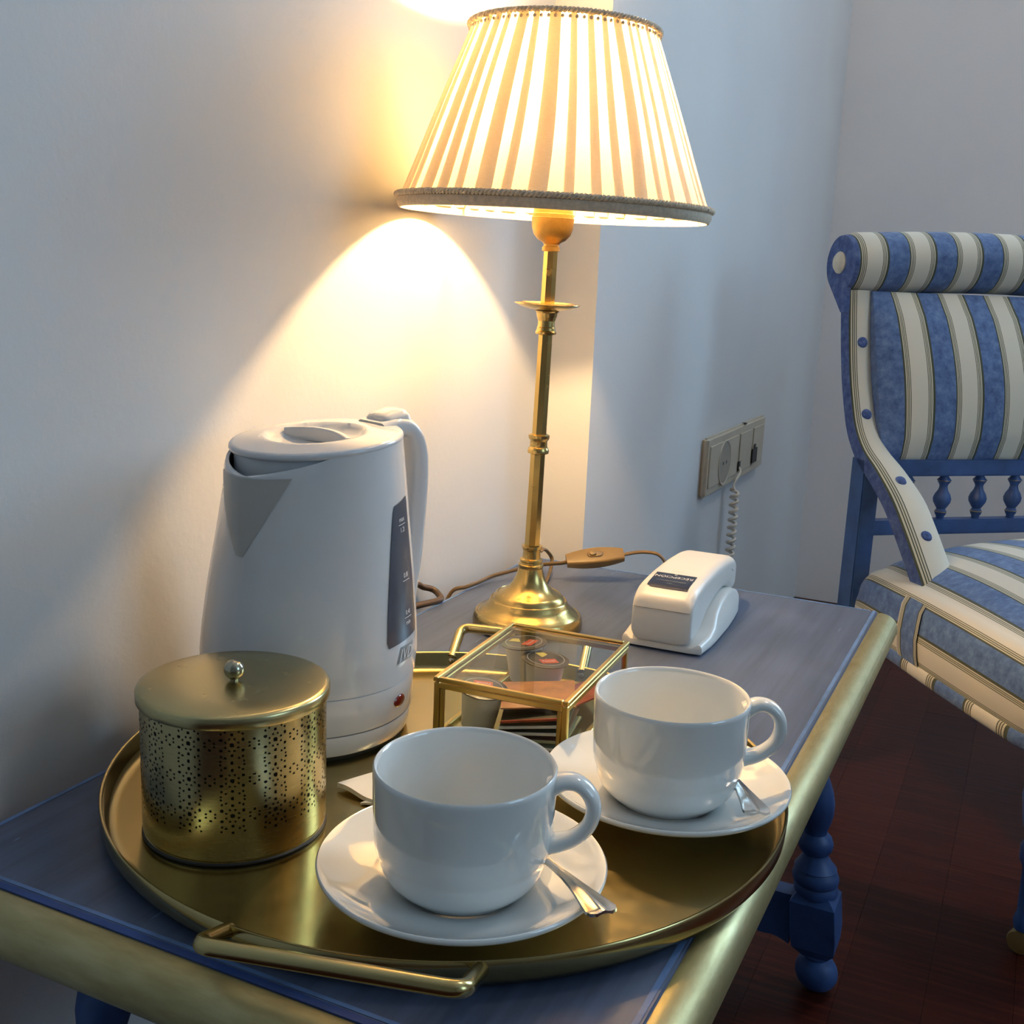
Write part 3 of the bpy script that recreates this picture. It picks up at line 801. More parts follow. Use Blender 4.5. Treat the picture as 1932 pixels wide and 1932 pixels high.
# pleated shade
z0s, z1s, r0s, r1s = .3795, .5225, .1325, .0775
random.seed(21)
NP = 40
bounds = [0]
for i in range(NP): bounds.append(bounds[-1] + random.uniform(.65, 1.4))
bounds = [b / bounds[-1] * 2 * PI for b in bounds]
depth = [random.uniform(.65, 1.15) for _ in range(NP)]
skew = [random.uniform(-.25, .25) for _ in range(NP)]
V, F = [], []; V, F = [], []; angs = []
for i in range(NP):
    a0, a1 = bounds[i], bounds[i + 1]; w = a1 - a0; ov = min(.66, .56 * depth[i]) 
    # knife pleat: outer layer, fold, back under, fold, forward again (fraction of the pleat, radial offset)
    for t, h in ((0.0, .10), (.22, .70), (.48, 1.15), (.74, 1.30), (.94, 1.10), (1.0, .80), (.985, .60), (1 - ov * .5, .48), (1 - ov + .01, .36), (1 - ov, .22), (1 - ov + .01, .12), (1 - ov * .5, .04)):
        angs.append((a0 + w * t, h, i))
NZs = 18
for j in range(NZs + 1):
    t = j / NZs; z = z0s + (z1s - z0s) * t
    rr = r0s + (r1s - r0s) * (t ** 0.93) + .0014 * math.sin(PI * t)
    amp = .0036 * (1 - .45 * t)
    for a, h, i in angs:
        r = rr + amp * (h - .5) - .001
        aa = a + skew[i] * .08 * math.sin(PI * t)
        V.append((r * math.cos(aa), r * math.sin(aa), z))
m = len(angs)
for j in range(NZs):
    for i in range(m):
        k2 = (i + 1) % m; F.append((j * m + i, j * m + k2, (j + 1) * m + k2, (j + 1) * m + i))
sh = mesh_obj('lamp_shade', V, F, 'shade', lp, sharp=60, label='cream pleated fabric shade with braided trims')
def rope(R_, z_, r, turns, name, flat):
    vf = []
    for ph in (0, PI):
        pts = [Vector(((R_ + r * .75 * math.cos(turns * a + ph)) * math.cos(a), (R_ + r * .75 * math.cos(turns * a + ph)) * math.sin(a), z_ + r * .75 * math.sin(turns * a + ph))) for a in [2 * PI * i / (turns * 8) for i in range(turns * 8)]]
        vf.append(tube(pts, r * .85, 5, True))
    return mesh_obj(name, *merge(*vf), 'rope', sh, kind='stuff')
rope(r0s + .0028, z0s + .0035, .0017, 120, 'braid', 0)
o = mesh_obj('trim_band', *lathe([(r0s + .0012, z0s + .002), (r0s + .0026, z0s + .0008), (r0s + .0030, z0s - .0025), (r0s + .0010, z0s - .0068), (r0s - .0008, z0s - .0070), (r0s - .0010, z0s + .002)], 128, closed=True), 'band', sh); recalc(o)
rope(r1s + .0022, z1s + .001, .0016, 74, 'braid', 0)
vf = []
for i in range(90):
    a = 2 * PI * i / 90
    vf.append(xf(lathe([(.0001, -.0018), (.0013, -.001), (.0015, .0005), (.0001, .0018)], 6), ((r1s + .0018) * math.cos(a), (r1s + .0018) * math.sin(a), z1s - .0035)))
mesh_obj('bead_trim', *merge(*vf), 'rope', sh, kind='stuff')
# wire ring and arms that carry the shade
arms = [tube([Vector((0.012 * math.cos(a), .012 * math.sin(a), .4105)), Vector((.060 * math.cos(a), .060 * math.sin(a), .40)), Vector((r0s * .985 * math.cos(a), r0s * .985 * math.sin(a), z0s + .003))], .0011, 6) for a in (0.6, 0.6 + 2 * PI / 3, .6 + 4 * PI / 3)]
mesh_obj('shade_carrier', *merge(*arms), 'lampbrass', lp)
# cord with inline switch
cd = [(-.530, .955, -.090), (-.5275, .962, -.030), (-.5220, .972, .0000), (-.5120, .985, .0045), (-.5075, 1.003, .0055), (-.502, 1.028, .008), (-.4857, 1.0521, .012), (-.4673, 1.070, .016), (-.4436, 1.0784, .020), (-.4384, 1.082, .0230)]
cd2 = [(-.3890, 1.1090, .0300), (-.3770, 1.1200, .0325), (-.366, 1.127, .0330), (-.3545, 1.1320, .0310), (-.3465, 1.135, .0215), (-.3440, 1.128, .0100), (-.335, 1.108, .0040), (-.325, 1.08, .0032)]
# resting loop: the cord leaves the base, touches the wall side, then rises stiffly to the switch
il = Matrix.Translation(Vector((LA[0], LA[1], T))) @ Matrix.Rotation(math.radians(1.1), 4, 'Y')
il = il.inverted()
W3 = lambda p: il @ Vector((p[0], p[1], p[2] + T))
fl2 = [(0.0026 * math.cos(2 * PI * i / 10) * 1.0, .0019 * math.sin(2 * PI * i / 10)) for i in range(10)]
cord = mesh_obj('power_cord', *sweep(smooth_path([W3(p) for p in cd], 6), fl2), 'cordgold', lp, label='golden brown flat lamp cord')
mesh_obj('cord_run', *sweep(smooth_path([W3(p) for p in cd2], 6), fl2), 'cordgold', cord)
mesh_obj('cord_run', *sweep(smooth_path([W3(p) for p in ((-.4720, 1.081, .0280), (-.4700, 1.085, .0300), (-.4680, 1.092, .0260), (-.4645, 1.097, .0170), (-.461, 1.085, .0060), (-.452, 1.055, .0030), (-.438, 1.010, .0028), (-.425, .966, .0030))], 6), fl2), 'cordgold', cord)
pA, pB = W3((-.4400, 1.0795, .0225)), W3((-.3870, 1.1110, .0305))
ax = (pB - pA).normalized(); Ls = (pB - pA).length
upv = Vector((0.30, -.45, .84)); upv = (upv - ax * upv.dot(ax)).normalized(); sd = upv.cross(ax).normalized()
secs = []
for i in range(15):
    t = i / 14; w = .0125 + .0095 * math.sin(PI * (.06 + .88 * t)) ** .8; h = .0085 + .0035 * math.sin(PI * t)
    secs.append([pA + ax * Ls * t + sd * a + upv * b for a, b in rrect(w, h, .0028)])
sw = mesh_obj('cord_switch', *loft(secs), 'switch', lp, sharp=50, label='golden brown oval inline cord switch'); recalc(sw)
cen = pA + ax * Ls * .5
for nm, l2, w2, h2, mt, hh in (('switch_surround', .0175, .0100, .0003, 'corddark', .0059), ('rocker', .0160, .0085, .0012, 'switch', .0062)):
    ss = [[cen + ax * a + sd * b + upv * (hh + q) for a, b in rrect(l2 * s, w2 * s, w2 * s * .48, 5)] for q, s in ((-.003, 1), (h2 * .4, 1), (h2, .9))]
    o = mesh_obj(nm, *loft(ss), mt, sw, sharp=50); recalc(o)
o = mesh_obj('rocker_ridge', *loft([[cen + ax * (a - .0025) + sd * b + upv * (.0070 + q) for a, b in rrect(.008 * s, .0070 * s, .003 * s, 4)] for q, s in ((0, 1), (.0022, .9), (.0028, .6))]), 'switch', sw); recalc(o)

# ------------------------------------------------------------------ glass box
bx = root('glass_box', 'small brass-framed glass box with hinged glass lid, holding creamers', 'box', (-0.3545, 0.6390, TZ + .0003), (0, 0, math.radians(3.2)))
BW, BD, BH, bt = .0985, .1400, .0415, .0042
def bar(x0, x1, y0, y1, z0, z1, name='frame_bar', par=bx):
    return bevel_box(name, x0, x1, y0, y1, z0, z1, 'boxbrass', par, b=.0006, seg=1)
for x in (0, BW - bt):
    for y in (0, BD - bt): bar(x, x + bt, y, y + bt, 0, BH)
for z in (0, BH - bt):
    for y in (0, BD - bt): bar(bt, BW - bt, y, y + bt, z, z + bt)
    for x in (0, BW - bt): bar(x, x + bt, bt, BD - bt, z, z + bt)
# a second thin bar beside every front post, the folded came of the front pane
for x in (bt + .0003, BW - 2 * bt + .0007): bar(x, x + .0032, .0004, .0034, bt, BH - bt)
g = .0008
for a in ((bt * .6, BW - bt * .6, .0015, .0015 + g, bt * .6, BH - bt * .6), (bt * .6, BW - bt * .6, BD - .0015 - g, BD - .0015, bt * .6, BH - bt * .6), (.0015, .0015 + g, bt * .6, BD - bt * .6, bt * .6, BH - bt * .6), (BW - .0015 - g, BW - .0015, bt * .6, BD - bt * .6, bt * .6, BH - bt * .6)):
    mesh_obj('glass_pane', *box(*a), 'glass', bx, smooth=False)
mesh_obj('mirror_bottom', *box(bt * .6, BW - bt * .6, bt * .6, BD - bt * .6, .0005, .0013), 'tray', bx, smooth=False)
ld = bpy.data.objects.new('lid', None)
COL.objects.link(ld); ld.parent = bx; ld.location = (0, 0, BH + .0006); ld['label'] = 'brass-framed glass lid'
lt = .0038
for x in (-.0005, BW + .0005 - lt): bar(x, x + lt, -.0005, BD + .0005, 0, .0034, 'lid_bar', ld)
for y in (-.0005, BD + .0005 - lt): bar(lt, BW - lt, y, y + lt, 0, .0034, 'lid_bar', ld)
mesh_obj('lid_pane', *box(lt * .5, BW - lt * .5, lt * .5, BD - lt * .5, .0012, .0020), 'glass', ld, smooth=False)
for y in (.018, BD - .02): mesh_obj('hinge', *xf(tube([Vector((0, -.006, 0)), Vector((0, .006, 0))], .0014, 10), (-.0012, y, -.0002)), 'boxbrass', ld)
bxm = Matrix.Translation(Vector((-0.3545, 0.6390, TZ + .0003))) @ Matrix.Rotation(math.radians(3.2), 4, 'Z')
def inbox(x, y, z): return tuple(bxm @ Vector((x, y, z)))
def creamer(label, loc, rot):
    c = root('creamer_pot', label, 'creamer', loc, rot, 'coffee creamers in the glass box')
    o = mesh_obj('pot', *lathe([(.0005, 0), (.0105, 0), (.0118, .0012), (.0150, .0285), (.0152, .0292), (.0176, .0296), (.0178, .0302), (.0005, .0302)], 40), 'cupwhite', c, sharp=35); recalc(o)
    l = mesh_obj('foil_lid', *lathe([(.0179, .0298), (.0181, .0306), (.0172, .0309), (.0005, .0311)], 40), 'lidblack', c); recalc(l)
    mesh_obj('lid_ring', *lathe([(.0140, .0313), (.0144, .0313)], 40), 'whiteprint', l)
    V, F = xf(box(-.0068, .0068, -.0040, .0040, 0, .0001), (.0056, 0, .0312), (0, 0, PI / 2))
    mesh_obj('red_mark', V, F, 'redlab', l, smooth=False)
    V, F = text_vf('Pascual', .0036)
    mesh_obj('lettering', *xf((V, F), (.0068, 0, .03145), (0, 0, PI / 2)), 'whiteprint', l, smooth=False)
    mesh_obj('yellow_mark', [(-.0115, -.004, .0313), (-.002, -.002, .0313), (-.007, .0045, .0313), (-.0118, .003, .0313)], [(0, 1, 2, 3)], 'yellow', l, smooth=False)
    return c
creamer('white creamer pot with dark foil lid, standing in the front left of the glass box', inbox(.0215, .0290, .0020), (math.radians(6), math.radians(-5), math.radians(118)))
creamer('white creamer pot in the middle of the glass box, red mark turned away', inbox(.0430, .1000, .0040), (math.radians(-3), math.radians(3), math.radians(-42)))
creamer('white creamer pot at the back left of the glass box near the lamp', inbox(.0225, .1180, .0080), (math.radians(2), math.radians(-4), math.radians(-5)))
# tea envelopes and sugar sachets lying in the box
def envelope(name, label, cat, w, d, th, mat, loc, rot, group, bulge=0.0, margin=None):
    n = 8; V, F = [], []
    for s in (1, -1):
        for j in range(n + 1):
            for i in range(n + 1):
                u, v = i / n, j / n
                e = min(1, 6 * min(u, 1 - u)) * min(1, 6 * min(v, 1 - v))
                V.append(((u - .5) * w, (v - .5) * d, s * (th * .25 + (th * .25 + bulge * math.sin(PI * u) * math.sin(PI * v)) * e)))
    m_ = (n + 1) ** 2
    for j in range(n):
        for i in range(n):
            a = j * (n + 1) + i; F.append((a, a + 1, a + n + 2, a + n + 1)); F.append((m_ + a, m_ + a + n + 1, m_ + a + n + 2, m_ + a + 1))
    ed = [i for i in range(n + 1)] + [(j + 1) * (n + 1) - 1 for j in range(1, n + 1)] + [n * (n + 1) + i for i in range(n - 1, -1, -1)] + [j * (n + 1) for j in range(n - 1, 0, -1)]
    for q in range(len(ed)):
        a, b = ed[q], ed[(q + 1) % len(ed)]; F.append((a, m_ + a, m_ + b, b))
    r = root(name, label, cat, loc, rot, group)
    mesh_obj('envelope' if cat == 'tea bag' else 'wrapper', V, F, mat, r, sharp=60)
    if margin:
        mesh_obj('pale_edge', *merge(box(-w / 2 - .0003, w / 2 + .0003, -d / 2 - .0004, -d / 2 + .0012, -th * .22, th * .30)), margin, r, smooth=False)
    return r
ms = [('envgreen', 'pale green tea envelope at the bottom of the stack in the glass box', 'paper'), ('envred', 'dark red tea envelope second from the bottom in the glass box', 'envgreen'), ('envdark', 'dark tea envelope in the middle of the stack in the glass box', 'whiteprint'),
      ('envdark', 'dark tea envelope near the top of the stack in the glass box', 'whiteprint'), ('envdark', 'dark tea envelope on top of the stack under the orange sachet', 'sachetred')]
for i, (mt, lb, mg) in enumerate(ms):
    envelope('tea_envelope', lb, 'tea bag', .046, .060, .0030, mt, inbox(.0655 - .001 * i, .0385 + .0008 * i, .0042 + .0046 * i), (math.radians(1.5), math.radians(-3.5 - i), math.radians(8 + 3 * i)), 'tea envelopes stacked in the glass box', .0010, mg)
envelope('sugar_sachet', 'orange-brown sugar sachet lying on the tea envelopes in the glass box', 'sachet', .052, .046, .0022, 'sachetorange', inbox(.0620, .0420, .0292), (math.radians(2), math.radians(-4), math.radians(24)), 'sugar sachets in the glass box', .0018)
envelope('sugar_sachet', 'red sugar sachet at the right side of the glass box', 'sachet', .042, .054, .0022, 'sachetred', inbox(.0700, .0950, .0105), (math.radians(10), math.radians(-12), math.radians(-32)), 'sugar sachets in the glass box', .0022)
bx2 = inbox(.0690, .0700, .0340)
# ------------------------------------------------------------------ cups, saucers, spoons
def cup(label, x, y, az, z):
    c = root('coffee_cup', label, 'cup', (x, y, z), (0, 0, az), 'white coffee cups on the tray')
    oz = z
    H = T + .0776 - z
    out = [(.0005, .0030), (.0275, .0028), (.0282, 0), (.0315, 0), (.0324, .0010), (.0345, .0030), (.0385, .0065), (.0415, .0105), (.0433, .0150), (.0441, .0190), (.0445, .0218), (.0457, .0236), (.0465, .0290), (.0469, .0400), (.0473, .0550), (.0475, H - .003), (.0474, H - .0010), (.0466, H), (.0455, H - .0006), (.0448, H - .0025),
           (.0442, .0500), (.0436, .0300), (.0420, .0200), (.0380, .0125), (.0310, .0080), (.0200, .0066), (.0005, .0062)]
    b = mesh_obj('cup_body', *lathe(out, 96), 'porc', c, sharp=60); recalc(b)
    pts = [(.0450, H - .0080), (.0515, H - .0042), (.0590, H - .0050), (.0650, H - .0110), (.0668, H - .0190), (.0645, H - .0275), (.0585, H - .0340), (.0520, H - .0375), (.0450, H - .0395)]
    pp = smooth_path([Vector((a, 0, zz)) for a, zz in pts], 5)
    n_ = len(pp); sc_ = [(1.0 + .35 * abs(2 * i / (n_ - 1) - 1) ** 3, 1.0 + .25 * abs(2 * i / (n_ - 1) - 1) ** 3) for i in range(n_)]
    mesh_obj('handle', *sweep(pp, [(.0062 * math.cos(a), .0040 * math.sin(a)) for a in [2 * PI * i / 16 for i in range(16)]], scale=sc_, up=(0, 1, 0) if False else None), 'porc', c)
    return c
def saucer(label, x, y):
    s = root('saucer', label, 'saucer', (x, y, TZ), (0, 0, 0), 'white saucers on the tray')
    pf = [(.0005, .0030), (.0300, .0028), (.0305, 0), (.0335, 0), (.0345, .0025), (.0480, .0060), (.0620, .0115), (.0700, .0155), (.0742, .0178), (.0756, .0192), (.0758, .0206), (.0750, .0215), (.0738, .0212), (.0700, .0186), (.0600, .0130), (.0480, .0092), (.0400, .0076), (.0345, .0070), (.0330, .0060), (.0005, .0058)]
    b = mesh_obj('dish', *lathe(pf, 128), 'porc', s, sharp=60); recalc(b)
saucer('white saucer nearest the camera, under the front cup', -.243, .474)
saucer('white saucer behind, right of the glass box', -.1808, .6259)
cup('white coffee cup nearest the camera, beside the canister', -.243, .474, math.radians(17), TZ + .0062)
cup('white coffee cup behind, in front of the telephone', -.1808, .6259, math.radians(22), TZ + .0062)
def spoon(label, tip, dirv, z_tip, L_, z_b):
    """tip = end of the handle; dirv points from the tip to the bowl"""
    a = math.atan2(dirv[1], dirv[0])
    s = root('teaspoon', label, 'spoon', (tip[0], tip[1], z_tip), (0, math.atan2(z_tip - z_b, L_), a), 'teaspoons on the saucers')
    # handle: width profile along x, with arched cross-section and ribs
    st = [(0, .0040), (.0012, .0072), (.004, .0082), (.009, .0074), (.018, .0057), (.028, .0041), (.040, .0028), (.055, .0023), (.072, .0026), (.080, .0040)]
    V, F = [], []; nc = 9
    for side in (1, -1):
        for x, w in st:
            for i in range(nc):
                u = 2 * i / (nc - 1) - 1
                rib = .00045 * (math.cos(u * PI * 2) * .5 + .5) * (1 if x < .05 else .2)
                V.append((x, u * w, side * .0006 + .0010 * (1 - u * u) + (rib if side > 0 else 0) + .0016 * math.sin(x / .08 * PI)))
    m_ = len(st) * nc
    for j in range(len(st) - 1):
        for i in range(nc - 1):
            q = j * nc + i; F.append((q, q + nc, q + nc + 1, q + 1)); F.append((m_ + q, m_ + q + 1, m_ + q + nc + 1, m_ + q + nc))
        F.append((j * nc, m_ + j * nc, m_ + (j + 1) * nc, (j + 1) * nc)); q = j * nc + nc - 1
        F.append((q, q + nc, m_ + q + nc, m_ + q))
    F.append(tuple(range(nc)) + tuple(m_ + i for i in range(nc - 1, -1, -1)))
    h = mesh_obj('handle', V, F, 'steel', s, sharp=50); recalc(h)
    V, F = [], []
    for side in (1, -1):
        for j in range(9):
            r = j / 8
            for i in range(24):
                t = 2 * PI * i / 24
                V.append((.0955 + .0185 * r * math.cos(t), .0115 * r * math.sin(t) * (1 - .12 * math.cos(t)), -.0035 * (1 - r * r) + side * .0004 + .001))
    m_ = 9 * 24
    for j in range(8):
        for i in range(24):
            k2 = (i + 1) % 24; F.append((j * 24 + i, (j + 1) * 24 + i, (j + 1) * 24 + k2, j * 24 + k2)); F.append((m_ + j * 24 + i, m_ + j * 24 + k2, m_ + (j + 1) * 24 + k2, m_ + (j + 1) * 24 + i))
    for i in range(24): F.append((8 * 24 + i, m_ + 8 * 24 + i, m_ + 8 * 24 + (i + 1) % 24, 8 * 24 + (i + 1) % 24))
    b = mesh_obj('bowl', V, F, 'steel', s, sharp=60); recalc(b)
spoon('steel teaspoon on the nearest saucer, handle overhanging its rim', (-.1560, .4540), (-.767, .642), T + .0290, .114, T + .0178)
spoon('steel teaspoon lying inside the rear saucer', (-.1175, .6030), (-.56, .83), T + .0235, .114, T + .0228)

# ------------------------------------------------------------------ paper napkin
npk = root('paper_napkin', 'folded white paper napkin between canister and front cup', 'napkin', (-.3450, .5545, TZ), (0, 0, math.radians(0)))
def sheet(pts, z, th, name, lift):
    n_ = 10; V, F = [], []
    A, B, C_, D_ = [Vector(p) for p in pts]
    for s in (1, 0):
        for j in range(n_ + 1):
            for i in range(n_ + 1):
                u, v = i / n_, j / n_
                p = A * (1 - u) * (1 - v) + B * u * (1 - v) + C_ * u * v + D_ * (1 - u) * v
                V.append((p.x, p.y, z + s * th + lift * (math.sin(u * 2.2) * .5 + .5) * v + .0008 * math.sin(u * 7 + v * 3)))
    m_ = (n_ + 1) ** 2
    for j in range(n_):
        for i in range(n_):
            a = j * (n_ + 1) + i; F.append((a, a + 1, a + n_ + 2, a + n_ + 1)); F.append((m_ + a, m_ + a + n_ + 1, m_ + a + n_ + 2, m_ + a + 1))
    ed = [i for i in range(n_ + 1)] + [(j + 1) * (n_ + 1) - 1 for j in range(1, n_ + 1)] + [n_ * (n_ + 1) + i for i in range(n_ - 1, -1, -1)] + [j * (n_ + 1) for j in range(n_ - 1, 0, -1)]
    for q in range(len(ed)):
        a, b = ed[q], ed[(q + 1) % len(ed)]; F.append((a, m_ + a, m_ + b, b))
    o = mesh_obj(name, V, F, 'paper', npk, sharp=60); recalc(o)
sheet([(-.0215, -.0140, 0), (.0150, -.0230, 0), (.050, .014, 0), (.0060, .0330, 0)], .0018, .0030, 'fold', .003)
sheet([(.0020, -.0240, 0), (.030, -.018, 0), (.056, .012, 0), (.020, .0140, 0)], .0003, .0014, 'fold', .0)

# ------------------------------------------------------------------ telephone
ph = root('telephone', 'white handset telephone with navy label resting on its cradle, on the blue table', 'telephone', (-.2790, .9150, T), (0, 0, math.radians(2.0)))
# local: x across, y back (0..0.2), z up
def ysec(y, x0, x1, z0, z1, r, k=4):
    w, h = x1 - x0, z1 - z0; r = min(r, w * .49, h * .49)
    return [Vector((x + (x0 + x1) / 2, y, z + (z0 + z1) / 2)) for x, z in rrect(w, h, r, k)]
cr = [(.0, -.0300, .0300, .002, .0070, .002), (.004, -.0370, .0370, .0005, .0100, .003), (.030, -.0395, .0395, .0, .0110, .003), (.050, -.0395, .0400, .0, .0140, .003), (.070, -.039, .0400, 0, .0220, .003), (.095, -.038, .0400, 0, .0270, .003), (.125, -.036, .0390, 0, .0290, .004), (.150, -.034, .0370, 0, .0260, .004), (.185, -.029, .0300, 0, .0150, .003), (.190, -.028, .0290, .001, .0100, .002)]
# cradle: wedge whose sides slope outwards at the foot
secs = []
for y, xa, xb, za, zb, r in cr:
    s = [Vector((x + (xa + xb) / 2, y, z + (za + zb) / 2)) for x, z in rrect(xb - xa, zb - za, min(r, (zb - za) * .45), 4)]
    for p in s:
        if p.z > .006: p.x *= 1 - .26 * min(1, (p.z - .006) / .026)
    secs.append(s)
o = mesh_obj('cradle', *loft(secs), 'phonepl', ph, sharp=38); recalc(o)
hs_ = [(-.0035, .0262, .0130, .0400, .010), (-.0015, .0272, .0085, .0480, .010), (.004, .0278, .0070, .0525, .009), (.014, .0280, .0080, .0570, .009), (.030, .0280, .0120, .0590, .009), (.050, .0276, .0210, .0605, .009), (.080, .0274, .0275, .0610, .009), (.110, .0272, .0300, .0605, .009), (.140, .0272, .0280, .0585, .009), (.162, .0270, .0190, .0550, .009), (.176, .0260, .0170, .0500, .009), (.185, .0235, .0200, .0440, .009), (.188, .0200, .0240, .0390, .007)]
_a = smooth_path([Vector((h[0], h[1], h[2])) for h in hs_], 5); _b = smooth_path([Vector((h[0], h[3], h[4])) for h in hs_], 5)
hs_ = [(a.x, a.y, a.z, b.y, b.z) for a, b in zip(_a, _b)]
hand = mesh_obj('handset', *loft([ysec(y, -w, w, z0, z1, r, 6) for y, w, z0, z1, r in hs_]), 'phonepl', ph, sharp=38, label='white handset lying face down'); recalc(hand)
def htop(y): return float(np.interp(y, [h[0] for h in hs_], [h[3] for h in hs_]))
# front face seam
mesh_obj('seam', *box(-.0255, .0255, -.0040, -.0034, .0388, .0392), 'seam', hand, smooth=False)
# navy label following the curve of the handset; its text is turned towards the back
V, F = [], []; ny, nx = 16, 8
for j in range(ny + 1):
    for i in range(nx + 1):
        x = -.0188 + .0376 * i / nx; y = .0085 + .034 * j / ny
        xx = x; 
        if i == 0 and j <= 1: xx = x + .004 * (1 - j)
        V.append((xx, y, htop(y) + .00045))
for j in range(ny):
    for i in range(nx): a = j * (nx + 1) + i; F.append((a, a + 1, a + nx + 2, a + nx + 1))
lab = mesh_obj('label', V, F, 'navy', hand, label='navy label reading RECEPCIÓN')
def ptext(s, size, cx, cy, mat, name='lettering', off=.0009, sx=1.0):
    V, F = text_vf(s, size)
    return mesh_obj(name, [(cx - v.x * sx, cy - v.y, htop(cy - v.y) + off) for v in V], F, mat, lab, smooth=False)
ptext('RECEPCIÓN', .0072, 0, .0345, 'whiteprint', sx=.92)
ptext('9', .0066, 0, .0415, 'whiteprint')
ptext('extensión y servicios', .0032, 0, .0225, 'greyprint')
ptext('24 h', .0026, 0, .0175, 'greyprint')
ptext('INTERTEL', .0032, 0, .0680, 'greyprint', off=.0003) if False else None
V, F = text_vf('I I I E R I I I', .0030)
mesh_obj('embossed_name', [(-v.x, .0520 - v.y, htop(.0520 - v.y) + .00025) for v in V], F, 'socketin', hand, smooth=False)
mesh_obj('side_latch', *xf(tube([Vector((0, 0, 0)), Vector((0, .008, -.004))], .0012, 6), (.0262, .150, .045)), 'seam', hand)
# coiled cord: hangs from the socket, comes up behind the phone
pm = (Matrix.Translation(Vector((-.2790, .9150, T))) @ Matrix.Rotation(math.radians(2.0), 4, 'Z')).inverted()
c1 = [(-.4660, 1.900, .0095), (-.4610, 1.899, .0080), (-.4560, 1.892, .0010), (-.4570, 1.872, -.0100), (-.4590, 1.866, -.0180), (-.4560, 1.862, -.0240)]
mesh_obj('cord_lead', *tube(smooth_path([pm @ Vector((a, b, c + T)) for a, b, c in c1], 6), .0019, 8), 'phonecord', ph)
axis = smooth_path([pm @ Vector(p) for p in ((-.4555, 1.862, T - .022), (-.4545, 1.860, T - .09), (-.4540, 1.855, T - .16), (-.450, 1.82, T - .23), (-.42, 1.68, T - .275), (-.37, 1.47, T - .25), (-.33, 1.26, T - .10), (-.305, 1.175, T + .003), (-.300, 1.135, T + .009), (-.296, 1.105, T + .010))], 24)
ln = [0]
for i in range(1, len(axis)): ln.append(ln[-1] + (axis[i] - axis[i - 1]).length)
tot = ln[-1]; pitch = .0132; npt = int(tot / pitch * 10)
pts = []
ai = 0
for q in range(npt):
    s = q / (npt - 1) * tot
    while ai < len(ln) - 2 and ln[ai + 1] < s: ai += 1
    f = (s - ln[ai]) / max(1e-9, ln[ai + 1] - ln[ai]); p = axis[ai].lerp(axis[ai + 1], f)
    t = (axis[ai + 1] - axis[ai]).normalized(); n1 = t.cross(Vector((1, .2, .1))).normalized(); n2 = t.cross(n1)
    a = 2 * PI * s / pitch; pts.append(p + n1 * (.0062) * math.cos(a) + n2 * .0062 * math.sin(a))
mesh_obj('coiled_cord', *tube(pts, .0029, 6), 'phonecord', ph, label='beige coiled cord hanging from the wall socket')

# ------------------------------------------------------------------ wall socket plate
sk = root('socket_plate', 'ivory multi-gang socket plate on the wall above the telephone', 'socket', (-.474, 1.698, T - .0155))
PL, PH = .386, .0965
o = bevel_box('plate', 0, .011, 0, PL, 0, PH, 'socket', sk, b=.004, seg=3)
for i in range(4):
    y = .004 + i * (PL - .008) / 4
    bevel_box('module', .0105, .0130, y + .008, y + (PL - .008) / 4 - .008, .014, PH - .014, 'socket', sk, b=.001, seg=1)
o = mesh_obj('round_socket', *xf(lathe([(.034, .0), (.035, .0008), (.037, .0008), (.038, -.001)], 40), (.0135, .100, .0455), (0, PI / 2, 0)), 'socket', sk)
o = mesh_obj('socket_recess', *xf(lathe([(.0005, .0), (.034, .0)], 40), (.0136, .100, .0455), (0, PI / 2, 0)), 'socketin', sk)
for dy in (-.010, .010): mesh_obj('pin_hole', *xf(lathe([(.0005, .0), (.003, .0)], 16), (.0139, .100 + dy, .0455), (0, PI / 2, 0)), 'black', sk)
mesh_obj('phone_jack', *box(.012, .0138, .196, .208, .018, .034), 'black', sk, smooth=False)
mesh_obj('data_jack', *merge(box(.012, .0142, .292, .326, .018, .044), box(.012, .0142, .300, .312, .044, .052)), 'black', sk, smooth=False, label='black jack opening')
mesh_obj('release_notch', *box(.004, .0112, .235, .243, PH - .002, PH + .0006), 'black', sk, smooth=False)

# ------------------------------------------------------------------ armchair
CO = Vector((-0.2076, 1.5754, 0.0))
ch = root('striped_armchair', 'low armchair in blue and cream striped fabric with blue painted frame', 'armchair', tuple(CO), (0, 0, math.radians(40)))
CW = .50
def L(u, v, z): return Vector((u, -v, z + T))      # chair coordinates: u across, v forward, z over the table top
UVX = lambda f: f * P_ST
